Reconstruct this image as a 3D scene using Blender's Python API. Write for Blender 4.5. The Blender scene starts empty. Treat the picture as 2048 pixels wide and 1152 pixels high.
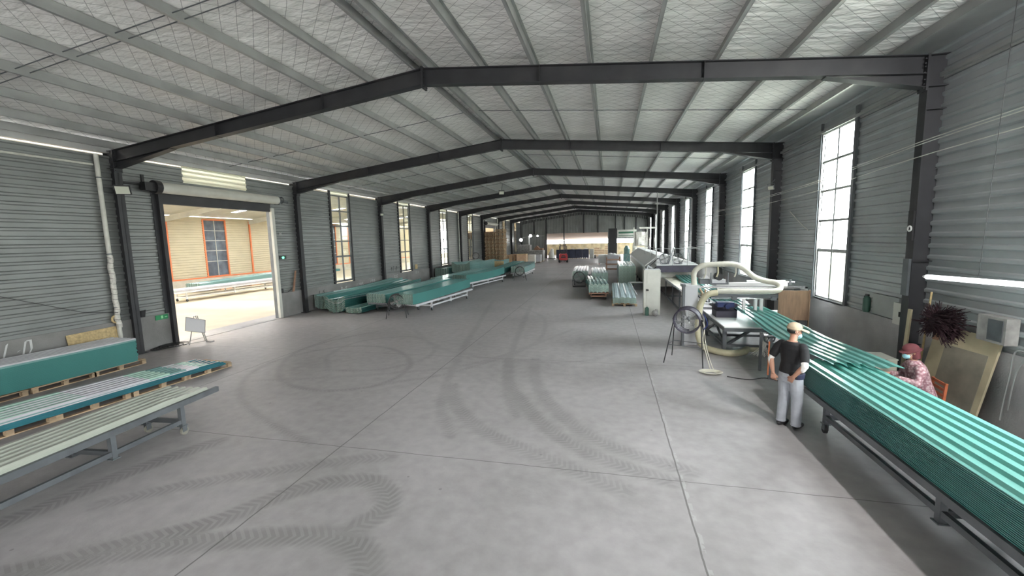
import bpy, math, random
import numpy as np
from mathutils import Matrix, Vector, Euler
random.seed(7)
rng = np.random.RandomState(5)
SC = bpy.context.scene
C = SC.collection
R = math.radians

# ------------------------------------------------------------------ camera
def make_camera():
    yaw, pitch, roll = R(-13.2477), R(6.7085), R(-1.3704)
    fw = Vector((math.sin(yaw)*math.cos(pitch), math.cos(yaw)*math.cos(pitch), -math.sin(pitch)))
    rt = Vector((math.cos(yaw), -math.sin(yaw), 0)); up = rt.cross(fw)
    r2 = rt*math.cos(roll) + up*math.sin(roll); u2 = -rt*math.sin(roll) + up*math.cos(roll)
    cd = bpy.data.cameras.new('camera'); cd.sensor_width = 36; cd.lens = 829.607/2048*36
    cd.clip_start = 0.05; cd.clip_end = 400
    cam = bpy.data.objects.new('camera', cd); C.objects.link(cam)
    m = Matrix((( r2.x, u2.x, -fw.x, 0), (r2.y, u2.y, -fw.y, 0), (r2.z, u2.z, -fw.z, 3.2), (0, 0, 0, 1)))
    cam.matrix_world = m
    SC.camera = cam
make_camera()

# ------------------------------------------------------------------ sky, light, exposure
SC.view_settings.view_transform = 'Standard'; SC.view_settings.look = 'None'
SC.view_settings.gamma = 1.0; SC.view_settings.exposure = 1.78; SC.view_settings.use_curve_mapping = False
world = bpy.data.worlds.new('world'); SC.world = world; world.use_nodes = True
wt = world.node_tree; wt.nodes.clear()
wo = wt.nodes.new('ShaderNodeOutputWorld'); bg = wt.nodes.new('ShaderNodeBackground')
tc = wt.nodes.new('ShaderNodeTexCoord'); sx = wt.nodes.new('ShaderNodeSeparateXYZ'); cr = wt.nodes.new('ShaderNodeValToRGB')
wt.links.new(tc.outputs['Generated'], sx.inputs[0]); wt.links.new(sx.outputs['Z'], cr.inputs[0])
cr.color_ramp.elements[0].position = 0.0; cr.color_ramp.elements[0].color = (0.64, 0.63, 0.60, 1)
cr.color_ramp.elements[1].position = 0.25; cr.color_ramp.elements[1].color = (0.96, 0.97, 1.0, 1)
wt.links.new(cr.outputs[0], bg.inputs[0]); bg.inputs[1].default_value = 13
wt.links.new(bg.outputs[0], wo.inputs[0])
SC.cycles.max_bounces = 10; SC.cycles.diffuse_bounces = 6; SC.cycles.glossy_bounces = 4
SC.cycles.transparent_max_bounces = 12; SC.cycles.transmission_bounces = 4
SC.cycles.sample_clamp_indirect = 8.0

def portal(name, loc, rot, sx_, sy_):
    ld = bpy.data.lights.new(name, 'AREA'); ld.shape = 'RECTANGLE'; ld.size = sx_; ld.size_y = sy_
    ld.cycles.is_portal = True
    o = bpy.data.objects.new(name, ld); C.objects.link(o); o.location = loc; o.rotation_euler = rot
    return o

sund = bpy.data.lights.new('sun', 'SUN'); sund.energy = 4.5; sund.angle = R(22); sund.color = (1.0, 0.87, 0.66)
suno = bpy.data.objects.new('sun', sund); C.objects.link(suno)
suno.rotation_euler = Vector((0.55, -0.25, -1.0)).to_track_quat('-Z', 'Y').to_euler(); suno.location = (-25, 20, 20)

# ------------------------------------------------------------------ dimensions
XL, XR = -13.85, 5.56            # inner faces of the columns
WL, WR = -14.12, 5.88            # cladding planes
BAY = 7.19; Y1 = 9.42
def FY(k): return Y1 + (k-1)*BAY
RX = -4.20                        # ridge
ZR, ZL_E, ZR_E = 7.15, 6.0, 6.30  # rafter tops: ridge, left eave, right eave
def roof_z(x):                    # top of the rafter line
    if x < RX: return ZR + (x-RX)*(ZR-ZL_E)/(RX-XL)
    return ZR - (x-RX)*(ZR-ZR_E)/(XR-RX)
YB, YE = -5.2, 66.94              # rear wall, end wall

# ------------------------------------------------------------------ materials
def mat(name, col, rough=0.6, metal=0.0, noise=0.0, nscale=4.0, bump=0.0, bscale=60.0, emit=None, estr=0, spec=None,
        dirt=0.0, dirtcol=(0.1, 0.09, 0.07), stretch=(1, 1, 1), trans=0.0):
    m = bpy.data.materials.new(name); m.use_nodes = True
    nt = m.node_tree; b = nt.nodes['Principled BSDF']
    b.inputs['Roughness'].default_value = rough; b.inputs['Metallic'].default_value = metal
    if spec is not None: b.inputs['Specular IOR Level'].default_value = spec
    b.inputs['Base Color'].default_value = (*col, 1)
    if noise or dirt or bump:
        t = nt.nodes.new('ShaderNodeTexCoord'); mp = nt.nodes.new('ShaderNodeMapping'); mp.inputs['Scale'].default_value = stretch
        nt.links.new(t.outputs['Object'], mp.inputs[0])
    last = None
    if noise:
        n = nt.nodes.new('ShaderNodeTexNoise'); n.inputs['Scale'].default_value = nscale; n.inputs['Detail'].default_value = 6
        nt.links.new(mp.outputs[0], n.inputs['Vector'])
        r = nt.nodes.new('ShaderNodeValToRGB')
        r.color_ramp.elements[0].position = 0.3; r.color_ramp.elements[1].position = 0.7
        r.color_ramp.elements[0].color = (*[c*(1-noise) for c in col], 1)
        r.color_ramp.elements[1].color = (*[min(1, c*(1+noise)) for c in col], 1)
        nt.links.new(n.outputs['Fac'], r.inputs[0]); last = r.outputs[0]
    if dirt:
        n = nt.nodes.new('ShaderNodeTexNoise'); n.inputs['Scale'].default_value = nscale*0.35; n.inputs['Detail'].default_value = 8
        nt.links.new(mp.outputs[0], n.inputs['Vector'])
        r = nt.nodes.new('ShaderNodeValToRGB'); r.color_ramp.elements[0].position = 0.5; r.color_ramp.elements[1].position = 0.75
        r.color_ramp.elements[1].color = (dirt, dirt, dirt, 1)
        nt.links.new(n.outputs['Fac'], r.inputs[0])
        mx = nt.nodes.new('ShaderNodeMixRGB'); mx.inputs[2].default_value = (*dirtcol, 1)
        nt.links.new(r.outputs[0], mx.inputs[0])
        if last: nt.links.new(last, mx.inputs[1])
        else: mx.inputs[1].default_value = (*col, 1)
        last = mx.outputs[0]
    if last: nt.links.new(last, b.inputs['Base Color'])
    if bump:
        n = nt.nodes.new('ShaderNodeTexNoise'); n.inputs['Scale'].default_value = bscale; n.inputs['Detail'].default_value = 4
        nt.links.new(mp.outputs[0], n.inputs['Vector'])
        bp = nt.nodes.new('ShaderNodeBump'); bp.inputs['Strength'].default_value = bump; bp.inputs['Distance'].default_value = 0.02
        nt.links.new(n.outputs['Fac'], bp.inputs['Height']); nt.links.new(bp.outputs[0], b.inputs['Normal'])
    if emit: b.inputs['Emission Color'].default_value = (*emit, 1); b.inputs['Emission Strength'].default_value = estr
    if trans:
        out = nt.nodes['Material Output']; tr = nt.nodes.new('ShaderNodeBsdfTranslucent'); mixs = nt.nodes.new('ShaderNodeMixShader')
        if last: nt.links.new(last, tr.inputs[0])
        else: tr.inputs[0].default_value = (*col, 1)
        mixs.inputs[0].default_value = trans
        nt.links.new(b.outputs[0], mixs.inputs[1]); nt.links.new(tr.outputs[0], mixs.inputs[2]); nt.links.new(mixs.outputs[0], out.inputs[0])
    return m

M = {}
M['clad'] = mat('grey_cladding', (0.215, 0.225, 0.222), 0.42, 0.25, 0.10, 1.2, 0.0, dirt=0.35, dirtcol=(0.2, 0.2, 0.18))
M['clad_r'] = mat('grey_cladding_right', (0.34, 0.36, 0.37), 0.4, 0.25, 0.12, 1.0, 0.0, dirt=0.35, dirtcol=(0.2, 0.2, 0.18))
M['steel'] = mat('dark_painted_steel', (0.024, 0.0245, 0.028), 0.5, 0.0, 0.2, 3.0, dirt=0.3, dirtcol=(0.08, 0.075, 0.07))
M['zinc'] = mat('galvanised_steel', (0.33, 0.335, 0.33), 0.45, 0.3, 0.12, 2.0)
M['zinc_dark'] = mat('dull_steel', (0.13, 0.14, 0.15), 0.5, 0.4, 0.2, 3.0)
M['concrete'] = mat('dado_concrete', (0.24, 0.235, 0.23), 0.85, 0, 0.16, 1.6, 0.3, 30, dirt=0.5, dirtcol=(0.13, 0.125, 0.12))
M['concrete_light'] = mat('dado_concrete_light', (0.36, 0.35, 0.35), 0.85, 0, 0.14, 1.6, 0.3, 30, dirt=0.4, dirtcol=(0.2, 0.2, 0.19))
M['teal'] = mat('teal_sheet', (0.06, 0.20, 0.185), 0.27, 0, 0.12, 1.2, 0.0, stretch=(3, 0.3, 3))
M['teal_dark'] = mat('dark_teal_sheet', (0.03, 0.12, 0.115), 0.3, 0, 0.15, 1.2)
M['teal_pale'] = mat('pale_teal_sheet', (0.19, 0.34, 0.325), 0.2, 0, 0.15, 1.0, stretch=(3, 0.3, 3))
M['teal_flow'] = mat('translucent_teal_sheet', (0.24, 0.52, 0.48), 0.12, 0, 0.1, 1.0, trans=0.5)
M['teal_top_sheen'] = mat('teal_sheen_sheet', (0.13, 0.34, 0.30), 0.22, 0, 0.12, 1.2, 0.0, stretch=(3, 0.3, 3))  # paler teal: reflection on the thin top sheets put into the colour
M['sheet_edge'] = mat('pale_cut_edge', (0.36, 0.48, 0.42), 0.5, 0, 0.2, 8)
M['mint'] = mat('mint_sheet', (0.42, 0.62, 0.52), 0.22, 0, 0.08, 1.0)
M['bluegreen'] = mat('blue_green_sheet', (0.03, 0.14, 0.17), 0.2, 0, 0.2, 1.5, stretch=(3, .5, 3))
M['greyblue'] = mat('grey_blue_sheet', (0.32, 0.40, 0.42), 0.25, 0, 0.1, 1.0)
M['cream_sheet'] = mat('grey_cream_sheet', (0.42, 0.44, 0.38), 0.3, 0, 0.06, 1.0)
M['film'] = mat('whitish_film', (0.55, 0.55, 0.58), 0.25, 0, 0.1, 2.0)
M['wood'] = mat('raw_wood', (0.42, 0.31, 0.20), 0.8, 0, 0.3, 3.0, 0.2, 40, stretch=(1, 1, 6))
M['wood_red'] = mat('reddish_wood', (0.30, 0.17, 0.11), 0.8, 0, 0.3, 5.0)
M['pallet_brown'] = mat('browned_wood', (0.38, 0.25, 0.15), 0.8, 0, 0.3, 4.0)
M['osb'] = mat('yellow_board', (0.50, 0.38, 0.20), 0.8, 0, 0.25, 14.0)
M['ply'] = mat('plywood', (0.43, 0.37, 0.25), 0.7, 0, 0.18, 2.0, dirt=0.5, dirtcol=(0.25, 0.22, 0.16))
M['board'] = mat('brown_board', (0.24, 0.155, 0.10), 0.75, 0, 0.2, 2.5, stretch=(6, 6, 1))
M['black'] = mat('black_plastic', (0.02, 0.02, 0.022), 0.5, 0, 0.2, 6)
M['rubber'] = mat('rubber', (0.03, 0.03, 0.03), 0.8, 0, 0.2, 6)
M['white'] = mat('white_paint', (0.72, 0.72, 0.72), 0.4, 0, 0.05, 3)
M['offwhite'] = mat('off_white_paint', (0.55, 0.55, 0.50), 0.45, 0, 0.08, 2.5, dirt=0.3, dirtcol=(0.3, 0.28, 0.22))
M['steel_white'] = mat('pale_brushed_metal', (0.55, 0.56, 0.58), 0.35, 0.3, 0.08, 2)
M['chrome'] = mat('bare_metal', (0.6, 0.6, 0.62), 0.25, 0.9, 0.08, 4)
M['castor'] = mat('dull_castor', (0.25, 0.24, 0.20), 0.6)
M['hose'] = mat('cream_hose', (0.50, 0.49, 0.42), 0.5, 0, 0.1, 6)
M['hose_y'] = mat('yellowed_hose', (0.45, 0.42, 0.29), 0.5, 0, 0.12, 6)
M['pvc'] = mat('white_pvc', (0.60, 0.60, 0.54), 0.5, 0, 0.12, 5)
M['wrap'] = mat('plastic_wrap', (0.62, 0.60, 0.55), 0.35, 0, 0.2, 12, 0.8, 25)
M['red'] = mat('red_paint', (0.45, 0.03, 0.035), 0.4, 0, 0.15, 2)
M['orange'] = mat('orange_steel', (0.75, 0.22, 0.09), 0.5, 0, 0.08, 3)
M['cream_clad'] = mat('cream_cladding', (0.58, 0.52, 0.37), 0.5, 0, 0.06, 1)
M['cream_conc'] = mat('cream_concrete', (0.55, 0.52, 0.43), 0.8, 0, 0.15, 2)
M['navy'] = mat('dark_blue_crate', (0.03, 0.035, 0.06), 0.6, 0, 0.2, 2)
M['tan'] = mat('cardboard', (0.48, 0.33, 0.22), 0.8, 0, 0.1, 3)
M['grey_box'] = mat('grey_box_wall', (0.30, 0.29, 0.28), 0.7, 0, 0.3, 5)
M['green_sign'] = mat('green_sign', (0.01, 0.16, 0.06), 0.5, emit=(0.05, 0.9, 0.3), estr=0.01)
M['green_lit'] = mat('green_sign_symbol', (0.1, 0.9, 0.4), 0.5, emit=(0.1, 1.0, 0.4), estr=1.6)
M['lamp_glass'] = mat('floodlight_glass', (0.6, 0.62, 0.52), 0.3)
M['lamp_on'] = mat('lit_lamp', (1, 1, 1), 0.3, emit=(1, 0.98, 0.95), estr=9)
M['tube_on'] = mat('lit_tube', (1, 1, 1), 0.3, emit=(0.93, 0.96, 1.0), estr=1.1)
M['paper'] = mat('paper', (0.7, 0.7, 0.72), 0.7)
M['writing'] = mat('white_paint_marks', (0.62, 0.62, 0.62), 0.8)
M['writing_dark'] = mat('dark_paint_marks', (0.06, 0.06, 0.06), 0.8)
M['cable'] = mat('dark_cable', (0.03, 0.03, 0.03), 0.6)
M['cable_w'] = mat('pale_cable', (0.6, 0.57, 0.48), 0.6)
M['skin'] = mat('skin', (0.42, 0.22, 0.15), 0.5, 0, 0.1, 8)
M['tee'] = mat('black_cotton', (0.012, 0.012, 0.014), 0.85, 0, 0.2, 12)
M['trouser'] = mat('grey_cotton', (0.36, 0.38, 0.42), 0.85, 0, 0.12, 8, 0.5, 10)
M['shirt_hem'] = mat('navy_cotton', (0.015, 0.02, 0.05), 0.85)
M['cap'] = mat('tan_cap', (0.45, 0.36, 0.25), 0.8, 0, 0.08, 10)
M['mask'] = mat('blue_mask', (0.35, 0.62, 0.70), 0.7)
M['bandage'] = mat('white_sleeve', (0.72, 0.70, 0.68), 0.8)
M['hair'] = mat('black_hair', (0.015, 0.013, 0.012), 0.7)
M['hat_red'] = mat('maroon_cloth', (0.11, 0.025, 0.03), 0.85, 0, 0.2, 10)
M['bristle'] = mat('dark_red_bristle', (0.028, 0.009, 0.014), 0.8, 0, 0.5, 40)
M['chair_wood'] = mat('orange_wood', (0.45, 0.12, 0.05), 0.5, 0, 0.2, 6)
M['bottle'] = mat('green_extinguisher', (0.05, 0.12, 0.09), 0.4)
M['machine_dark'] = mat('dark_machine', (0.04, 0.035, 0.055), 0.5, 0, 0.2, 4)
M['machine_blue'] = mat('blue_machine', (0.02, 0.035, 0.13), 0.4)

def floral():
    m = mat('pink_floral_cloth', (0.5, 0.28, 0.3), 0.85); nt = m.node_tree; b = nt.nodes['Principled BSDF']
    t = nt.nodes.new('ShaderNodeTexCoord'); v = nt.nodes.new('ShaderNodeTexVoronoi'); v.inputs['Scale'].default_value = 26
    n = nt.nodes.new('ShaderNodeTexNoise'); n.inputs['Scale'].default_value = 14; n.inputs['Detail'].default_value = 5
    nt.links.new(t.outputs['Object'], v.inputs['Vector']); nt.links.new(t.outputs['Object'], n.inputs['Vector'])
    mu = nt.nodes.new('ShaderNodeMath'); mu.operation = 'MULTIPLY'; nt.links.new(v.outputs['Distance'], mu.inputs[0]); nt.links.new(n.outputs['Fac'], mu.inputs[1])
    r = nt.nodes.new('ShaderNodeValToRGB'); e = r.color_ramp.elements
    e[0].position = 0.08; e[0].color = (0.58, 0.45, 0.44, 1); e[1].position = 0.36; e[1].color = (0.26, 0.12, 0.14, 1)
    e2 = r.color_ramp.elements.new(0.2); e2.color = (0.44, 0.27, 0.29, 1)
    nt.links.new(mu.outputs[0], r.inputs[0]); nt.links.new(r.outputs[0], b.inputs['Base Color'])
    return m
M['floral'] = floral()

def glass_mat():
    m = bpy.data.materials.new('window_glass'); m.use_nodes = True; nt = m.node_tree; nt.nodes.clear()
    o = nt.nodes.new('ShaderNodeOutputMaterial'); a = nt.nodes.new('ShaderNodeBsdfTransparent'); g = nt.nodes.new('ShaderNodeBsdfGlossy')
    a.inputs[0].default_value = (0.93, 0.965, 0.96, 1); g.inputs['Roughness'].default_value = 0.05
    mx = nt.nodes.new('ShaderNodeMixShader'); mx.inputs[0].default_value = 0.05; nt.links.new(a.outputs[0], mx.inputs[1]); nt.links.new(g.outputs[0], mx.inputs[2])
    nt.links.new(mx.outputs[0], o.inputs[0]); return m
M['glass'] = glass_mat()

def frosted():
    m = bpy.data.materials.new('frosted_film'); m.use_nodes = True; nt = m.node_tree; nt.nodes.clear()
    o = nt.nodes.new('ShaderNodeOutputMaterial'); a = nt.nodes.new('ShaderNodeBsdfTranslucent'); d = nt.nodes.new('ShaderNodeBsdfDiffuse')
    a.inputs[0].default_value = (0.84, 0.85, 0.78, 1); d.inputs[0].default_value = (0.6, 0.66, 0.62, 1)
    mx = nt.nodes.new('ShaderNodeMixShader'); mx.inputs[0].default_value = 0.25
    nt.links.new(a.outputs[0], mx.inputs[1]); nt.links.new(d.outputs[0], mx.inputs[2]); nt.links.new(mx.outputs[0], o.inputs[0]); return m
M['frost'] = frosted()

def insulation():
    m = mat('white_insulation', (0.72, 0.71, 0.69), 0.5); nt = m.node_tree; b = nt.nodes['Principled BSDF']
    t = nt.nodes.new('ShaderNodeTexCoord'); s = nt.nodes.new('ShaderNodeSeparateXYZ'); nt.links.new(t.outputs['Object'], s.inputs[0])
    def math_(op, a, b_=None):
        n = nt.nodes.new('ShaderNodeMath'); n.operation = op
        for i, v in enumerate((a, b_)):
            if v is None: continue
            if isinstance(v, (int, float)): n.inputs[i].default_value = v
            else: nt.links.new(v, n.inputs[i])
        return n.outputs[0]
    nz = nt.nodes.new('ShaderNodeTexNoise'); nz.inputs['Scale'].default_value = 0.8; nt.links.new(t.outputs['Object'], nz.inputs['Vector'])
    wob = math_('MULTIPLY', nz.outputs['Fac'], 0.25)
    lines = None
    for sg in (1, -1):
        u = math_('ADD', math_('MULTIPLY', s.outputs['X'], 2.9), math_('MULTIPLY', s.outputs['Y'], sg*2.9))
        u = math_('ADD', u, wob)
        f = math_('ABSOLUTE', math_('SUBTRACT', math_('FRACT', u), 0.5))
        l = math_('LESS_THAN', f, 0.021)
        lines = l if lines is None else math_('MAXIMUM', lines, l)
    n2 = nt.nodes.new('ShaderNodeTexNoise'); n2.inputs['Scale'].default_value = 1.1; n2.inputs['Detail'].default_value = 6
    nt.links.new(t.outputs['Object'], n2.inputs['Vector'])
    r = nt.nodes.new('ShaderNodeValToRGB'); r.color_ramp.elements[0].position = 0.3; r.color_ramp.elements[1].position = 0.7
    r.color_ramp.elements[0].color = (0.70, 0.69, 0.67, 1); r.color_ramp.elements[1].color = (0.86, 0.85, 0.83, 1)
    nt.links.new(n2.outputs['Fac'], r.inputs[0])
    mx = nt.nodes.new('ShaderNodeMixRGB'); mx.inputs[2].default_value = (0.22, 0.22, 0.22, 1)
    nt.links.new(math_('MULTIPLY', lines, 0.75), mx.inputs[0]); nt.links.new(r.outputs[0], mx.inputs[1])
    nt.links.new(mx.outputs[0], b.inputs['Base Color'])
    n3 = nt.nodes.new('ShaderNodeTexNoise'); n3.inputs['Scale'].default_value = 2.2; n3.inputs['Detail'].default_value = 3
    mp = nt.nodes.new('ShaderNodeMapping'); mp.inputs['Scale'].default_value = (1.0, 2.6, 1); nt.links.new(t.outputs['Object'], mp.inputs[0]); nt.links.new(mp.outputs[0], n3.inputs['Vector'])
    bp = nt.nodes.new('ShaderNodeBump'); bp.inputs['Strength'].default_value = 0.8; bp.inputs['Distance'].default_value = 0.12
    nt.links.new(n3.outputs['Fac'], bp.inputs['Height']); nt.links.new(bp.outputs[0], b.inputs['Normal'])
    return m
M['insul'] = insulation()

def floor_mat():
    m = mat('concrete_floor', (0.36, 0.35, 0.34), 0.5); nt = m.node_tree; b = nt.nodes['Principled BSDF']
    t = nt.nodes.new('ShaderNodeTexCoord')
    def math_(op, a, b_=None, clamp=False):
        n = nt.nodes.new('ShaderNodeMath'); n.operation = op; n.use_clamp = clamp
        for i, v in enumerate((a, b_)):
            if v is None: continue
            if isinstance(v, (int, float)): n.inputs[i].default_value = v
            else: nt.links.new(v, n.inputs[i])
        return n.outputs[0]
    def noise(sc, det=6, st=(1, 1, 1)):
        n = nt.nodes.new('ShaderNodeTexNoise'); n.inputs['Scale'].default_value = sc; n.inputs['Detail'].default_value = det
        mp = nt.nodes.new('ShaderNodeMapping'); mp.inputs['Scale'].default_value = st
        nt.links.new(t.outputs['Object'], mp.inputs[0]); nt.links.new(mp.outputs[0], n.inputs['Vector']); return n.outputs['Fac']
    r = nt.nodes.new('ShaderNodeValToRGB'); r.color_ramp.elements[0].position = 0.32; r.color_ramp.elements[1].position = 0.68
    r.color_ramp.elements[0].color = (0.265, 0.250, 0.250, 1); r.color_ramp.elements[1].color = (0.410, 0.388, 0.390, 1)
    nt.links.new(math_('ADD', math_('MULTIPLY', noise(0.45, 8), 0.6), math_('MULTIPLY', noise(5, 8), 0.4)), r.inputs[0])
    # joints of the slabs
    s = nt.nodes.new('ShaderNodeSeparateXYZ'); nt.links.new(t.outputs['Object'], s.inputs[0])
    wob = math_('MULTIPLY', math_('SUBTRACT', noise(3, 3), 0.5), 0.03)
    jl = None
    def line(coord, off, per, w):
        nonlocal jl
        u = math_('ADD', math_('SUBTRACT', coord, off), wob)
        f = math_('ABSOLUTE', math_('SUBTRACT', math_('FRACT', math_('ADD', math_('DIVIDE', u, per), 0.5)), 0.5))
        l = math_('LESS_THAN', f, w/per)
        jl = l if jl is None else math_('MAXIMUM', jl, l)
    line(s.outputs['X'], 0.92, 5.05, 0.010)
    line(s.outputs['Y'], 5.45, 5.12, 0.007)
    mj = nt.nodes.new('ShaderNodeMixRGB'); mj.inputs[2].default_value = (0.12, 0.115, 0.11, 1)
    nt.links.new(math_('MULTIPLY', jl, 0.85), mj.inputs[0]); nt.links.new(r.outputs[0], mj.inputs[1])
    # pale mortar smear along the joint at x = 0.92
    d = math_('ABSOLUTE', math_('ADD', math_('SUBTRACT', s.outputs['X'], 0.955), wob))
    pm = math_('MULTIPLY', math_('LESS_THAN', d, 0.02), math_('GREATER_THAN', noise(9, 4), 0.5))
    mp_ = nt.nodes.new('ShaderNodeMixRGB'); mp_.inputs[2].default_value = (0.5, 0.5, 0.5, 1)
    nt.links.new(math_('MULTIPLY', pm, 0.3), mp_.inputs[0]); nt.links.new(mj.outputs[0], mp_.inputs[1])
    # tyre marks (attributes painted on the mesh as tracks)
    at = nt.nodes.new('ShaderNodeAttribute'); at.attribute_name = 'track'
    sp = nt.nodes.new('ShaderNodeSeparateXYZ'); nt.links.new(at.outputs['Vector'], sp.inputs[0])
    lug = math_('FRACT', math_('MULTIPLY', math_('ADD', sp.outputs['Z'], math_('MULTIPLY', math_('ABSOLUTE', sp.outputs['Y']), 0.7)), 11.0))
    lug = math_('MULTIPLY', math_('GREATER_THAN', lug, 0.45), 0.45)
    tread = math_('MULTIPLY', sp.outputs['X'], math_('ADD', lug, 0.50))
    tread = math_('MULTIPLY', tread, math_('ADD', math_('MULTIPLY', noise(2.5, 5), 1.2), 0.1), True)
    mt = nt.nodes.new('ShaderNodeMixRGB'); mt.inputs[2].default_value = (0.10, 0.098, 0.095, 1)
    nt.links.new(math_('MULTIPLY', tread, 0.7, True), mt.inputs[0]); nt.links.new(mp_.outputs[0], mt.inputs[1])
    # small dark spots
    v = nt.nodes.new('ShaderNodeTexVoronoi'); v.inputs['Scale'].default_value = 1.6; nt.links.new(t.outputs['Object'], v.inputs['Vector'])
    ms = nt.nodes.new('ShaderNodeMixRGB'); ms.inputs[2].default_value = (0.16, 0.155, 0.15, 1)
    nt.links.new(math_('MULTIPLY', math_('LESS_THAN', v.outputs['Distance'], 0.035), 0.55), ms.inputs[0]); nt.links.new(mt.outputs[0], ms.inputs[1])
    nt.links.new(ms.outputs[0], b.inputs['Base Color'])
    nt.links.new(math_('ADD', math_('MULTIPLY', noise(0.9, 5), 0.28), 0.34), b.inputs['Roughness'])
    b.inputs['Specular IOR Level'].default_value = 0.4
    bp = nt.nodes.new('ShaderNodeBump'); bp.inputs['Strength'].default_value = 0.25; bp.inputs['Distance'].default_value = 0.01
    nt.links.new(noise(22, 5), bp.inputs['Height']); nt.links.new(bp.outputs[0], b.inputs['Normal'])
    return m
M['floor'] = floor_mat()

# ------------------------------------------------------------------ mesh helpers
WM = {}
class MB:
    def __init__(s): s.v = []; s.f = []
    def add(s, vs, fs):
        n = len(s.v); s.v += [tuple(p) for p in vs]; s.f += [tuple(i+n for i in f) for f in fs]; return s
    def box(s, x0, x1, y0, y1, z0, z1):
        vs = [(x, y, z) for x in (x0, x1) for y in (y0, y1) for z in (z0, z1)]
        return s.add(vs, [(0, 1, 3, 2), (4, 6, 7, 5), (0, 4, 5, 1), (2, 3, 7, 6), (0, 2, 6, 4), (1, 5, 7, 3)])
    def cbox(s, c, d): return s.box(c[0]-d[0]/2, c[0]+d[0]/2, c[1]-d[1]/2, c[1]+d[1]/2, c[2]-d[2]/2, c[2]+d[2]/2)
    def bar(s, p, q, w, h=None, up=(0, 0, 1)):
        h = h or w; p = Vector(p); q = Vector(q); d = (q-p).normalized(); u = Vector(up)
        if abs(d.dot(u)) > 0.98: u = Vector((0, 1, 0))
        a = d.cross(u).normalized(); b = a.cross(d).normalized()
        vs = [e + a*w/2*i + b*h/2*j for e in (p, q) for i, j in ((-1, -1), (1, -1), (1, 1), (-1, 1))]
        return s.add(vs, [(0, 3, 2, 1), (4, 5, 6, 7), (0, 1, 5, 4), (1, 2, 6, 5), (2, 3, 7, 6), (3, 0, 4, 7)])
    def tube(s, pts, r, n=8, close=False):
        pts = [Vector(p) for p in pts]; rs = r if isinstance(r, (list, tuple)) else [r]*len(pts)
        vs = []; m = len(pts); ref = Vector((0.13, 0.21, 0.97)); a = None
        for i, p in enumerate(pts):
            if close: d = (pts[(i+1) % m]-pts[i-1]).normalized()
            else: d = (pts[min(i+1, m-1)]-pts[max(i-1, 0)]).normalized()
            if a is None:
                a = d.cross(ref); a = a.normalized() if a.length > 1e-3 else d.orthogonal().normalized()
            else:
                a = (a - d*a.dot(d)); a = a.normalized() if a.length > 1e-4 else d.orthogonal().normalized()
            b = d.cross(a)
            for k in range(n):
                t = 2*math.pi*k/n; vs.append(p + (a*math.cos(t)+b*math.sin(t))*rs[i])
        fs = []
        for i in range(m if close else m-1):
            j = (i+1) % m
            for k in range(n):
                fs.append((i*n+k, i*n+(k+1) % n, j*n+(k+1) % n, j*n+k))
        if not close: fs += [tuple(range(n))[::-1], tuple((m-1)*n+k for k in range(n))]
        return s.add(vs, fs)
    def cyl(s, p, q, r, n=16, r2=None): return s.tube([p, q], [r, r if r2 is None else r2], n)
    def ring(s, c, axis, Rr, r, n=24, m=6):
        ax = Vector(axis).normalized(); a = ax.orthogonal().normalized(); b = ax.cross(a); c = Vector(c)
        return s.tube([c+(a*math.cos(2*math.pi*i/n)+b*math.sin(2*math.pi*i/n))*Rr for i in range(n)], r, m, True)
    def prism(s, poly, vec):
        n = len(poly); vec = Vector(vec); vs = [Vector(p) for p in poly]+[Vector(p)+vec for p in poly]
        return s.add(vs, [tuple(range(n))[::-1], tuple(range(n, 2*n))]+[(i, (i+1) % n, n+(i+1) % n, n+i) for i in range(n)])
    def ell(s, c, rad, n=12, m=8):
        vs = [(c[0], c[1], c[2]-rad[2])]; fs = []
        for i in range(1, m):
            ph = -math.pi/2+math.pi*i/m
            for k in range(n):
                th = 2*math.pi*k/n; vs.append((c[0]+rad[0]*math.cos(ph)*math.cos(th), c[1]+rad[1]*math.cos(ph)*math.sin(th), c[2]+rad[2]*math.sin(ph)))
        vs.append((c[0], c[1], c[2]+rad[2]))
        for k in range(n): fs.append((0, 1+(k+1) % n, 1+k)); fs.append((len(vs)-1, 1+(m-2)*n+k, 1+(m-2)*n+(k+1) % n))
        for i in range(m-2):
            for k in range(n): fs.append((1+i*n+k, 1+i*n+(k+1) % n, 1+(i+1)*n+(k+1) % n, 1+(i+1)*n+k))
        return s.add(vs, fs)
    def grid(s, P, thick=None):
        """P[i][j] points; closed slab of given downward thickness"""
        a = len(P); b = len(P[0]); top = [Vector(p) for row in P for p in row]
        f = [(i*b+j, i*b+j+1, (i+1)*b+j+1, (i+1)*b+j) for i in range(a-1) for j in range(b-1)]
        if not thick: return s.add(top, f)
        off = Vector((0, 0, -thick)) if not isinstance(thick, (tuple, Vector)) else Vector(thick)
        n = a*b; bot = [p+off for p in top]
        f += [tuple(i+n for i in q)[::-1] for q in f]
        for j in range(b-1): f.append((j+1, j, n+j, n+j+1)); f.append(((a-1)*b+j, (a-1)*b+j+1, n+(a-1)*b+j+1, n+(a-1)*b+j))
        for i in range(a-1): f.append((i*b, (i+1)*b, n+(i+1)*b, n+i*b)); f.append(((i+1)*b+b-1, i*b+b-1, n+i*b+b-1, n+(i+1)*b+b-1))
        return s.add(top+bot, f)
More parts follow.
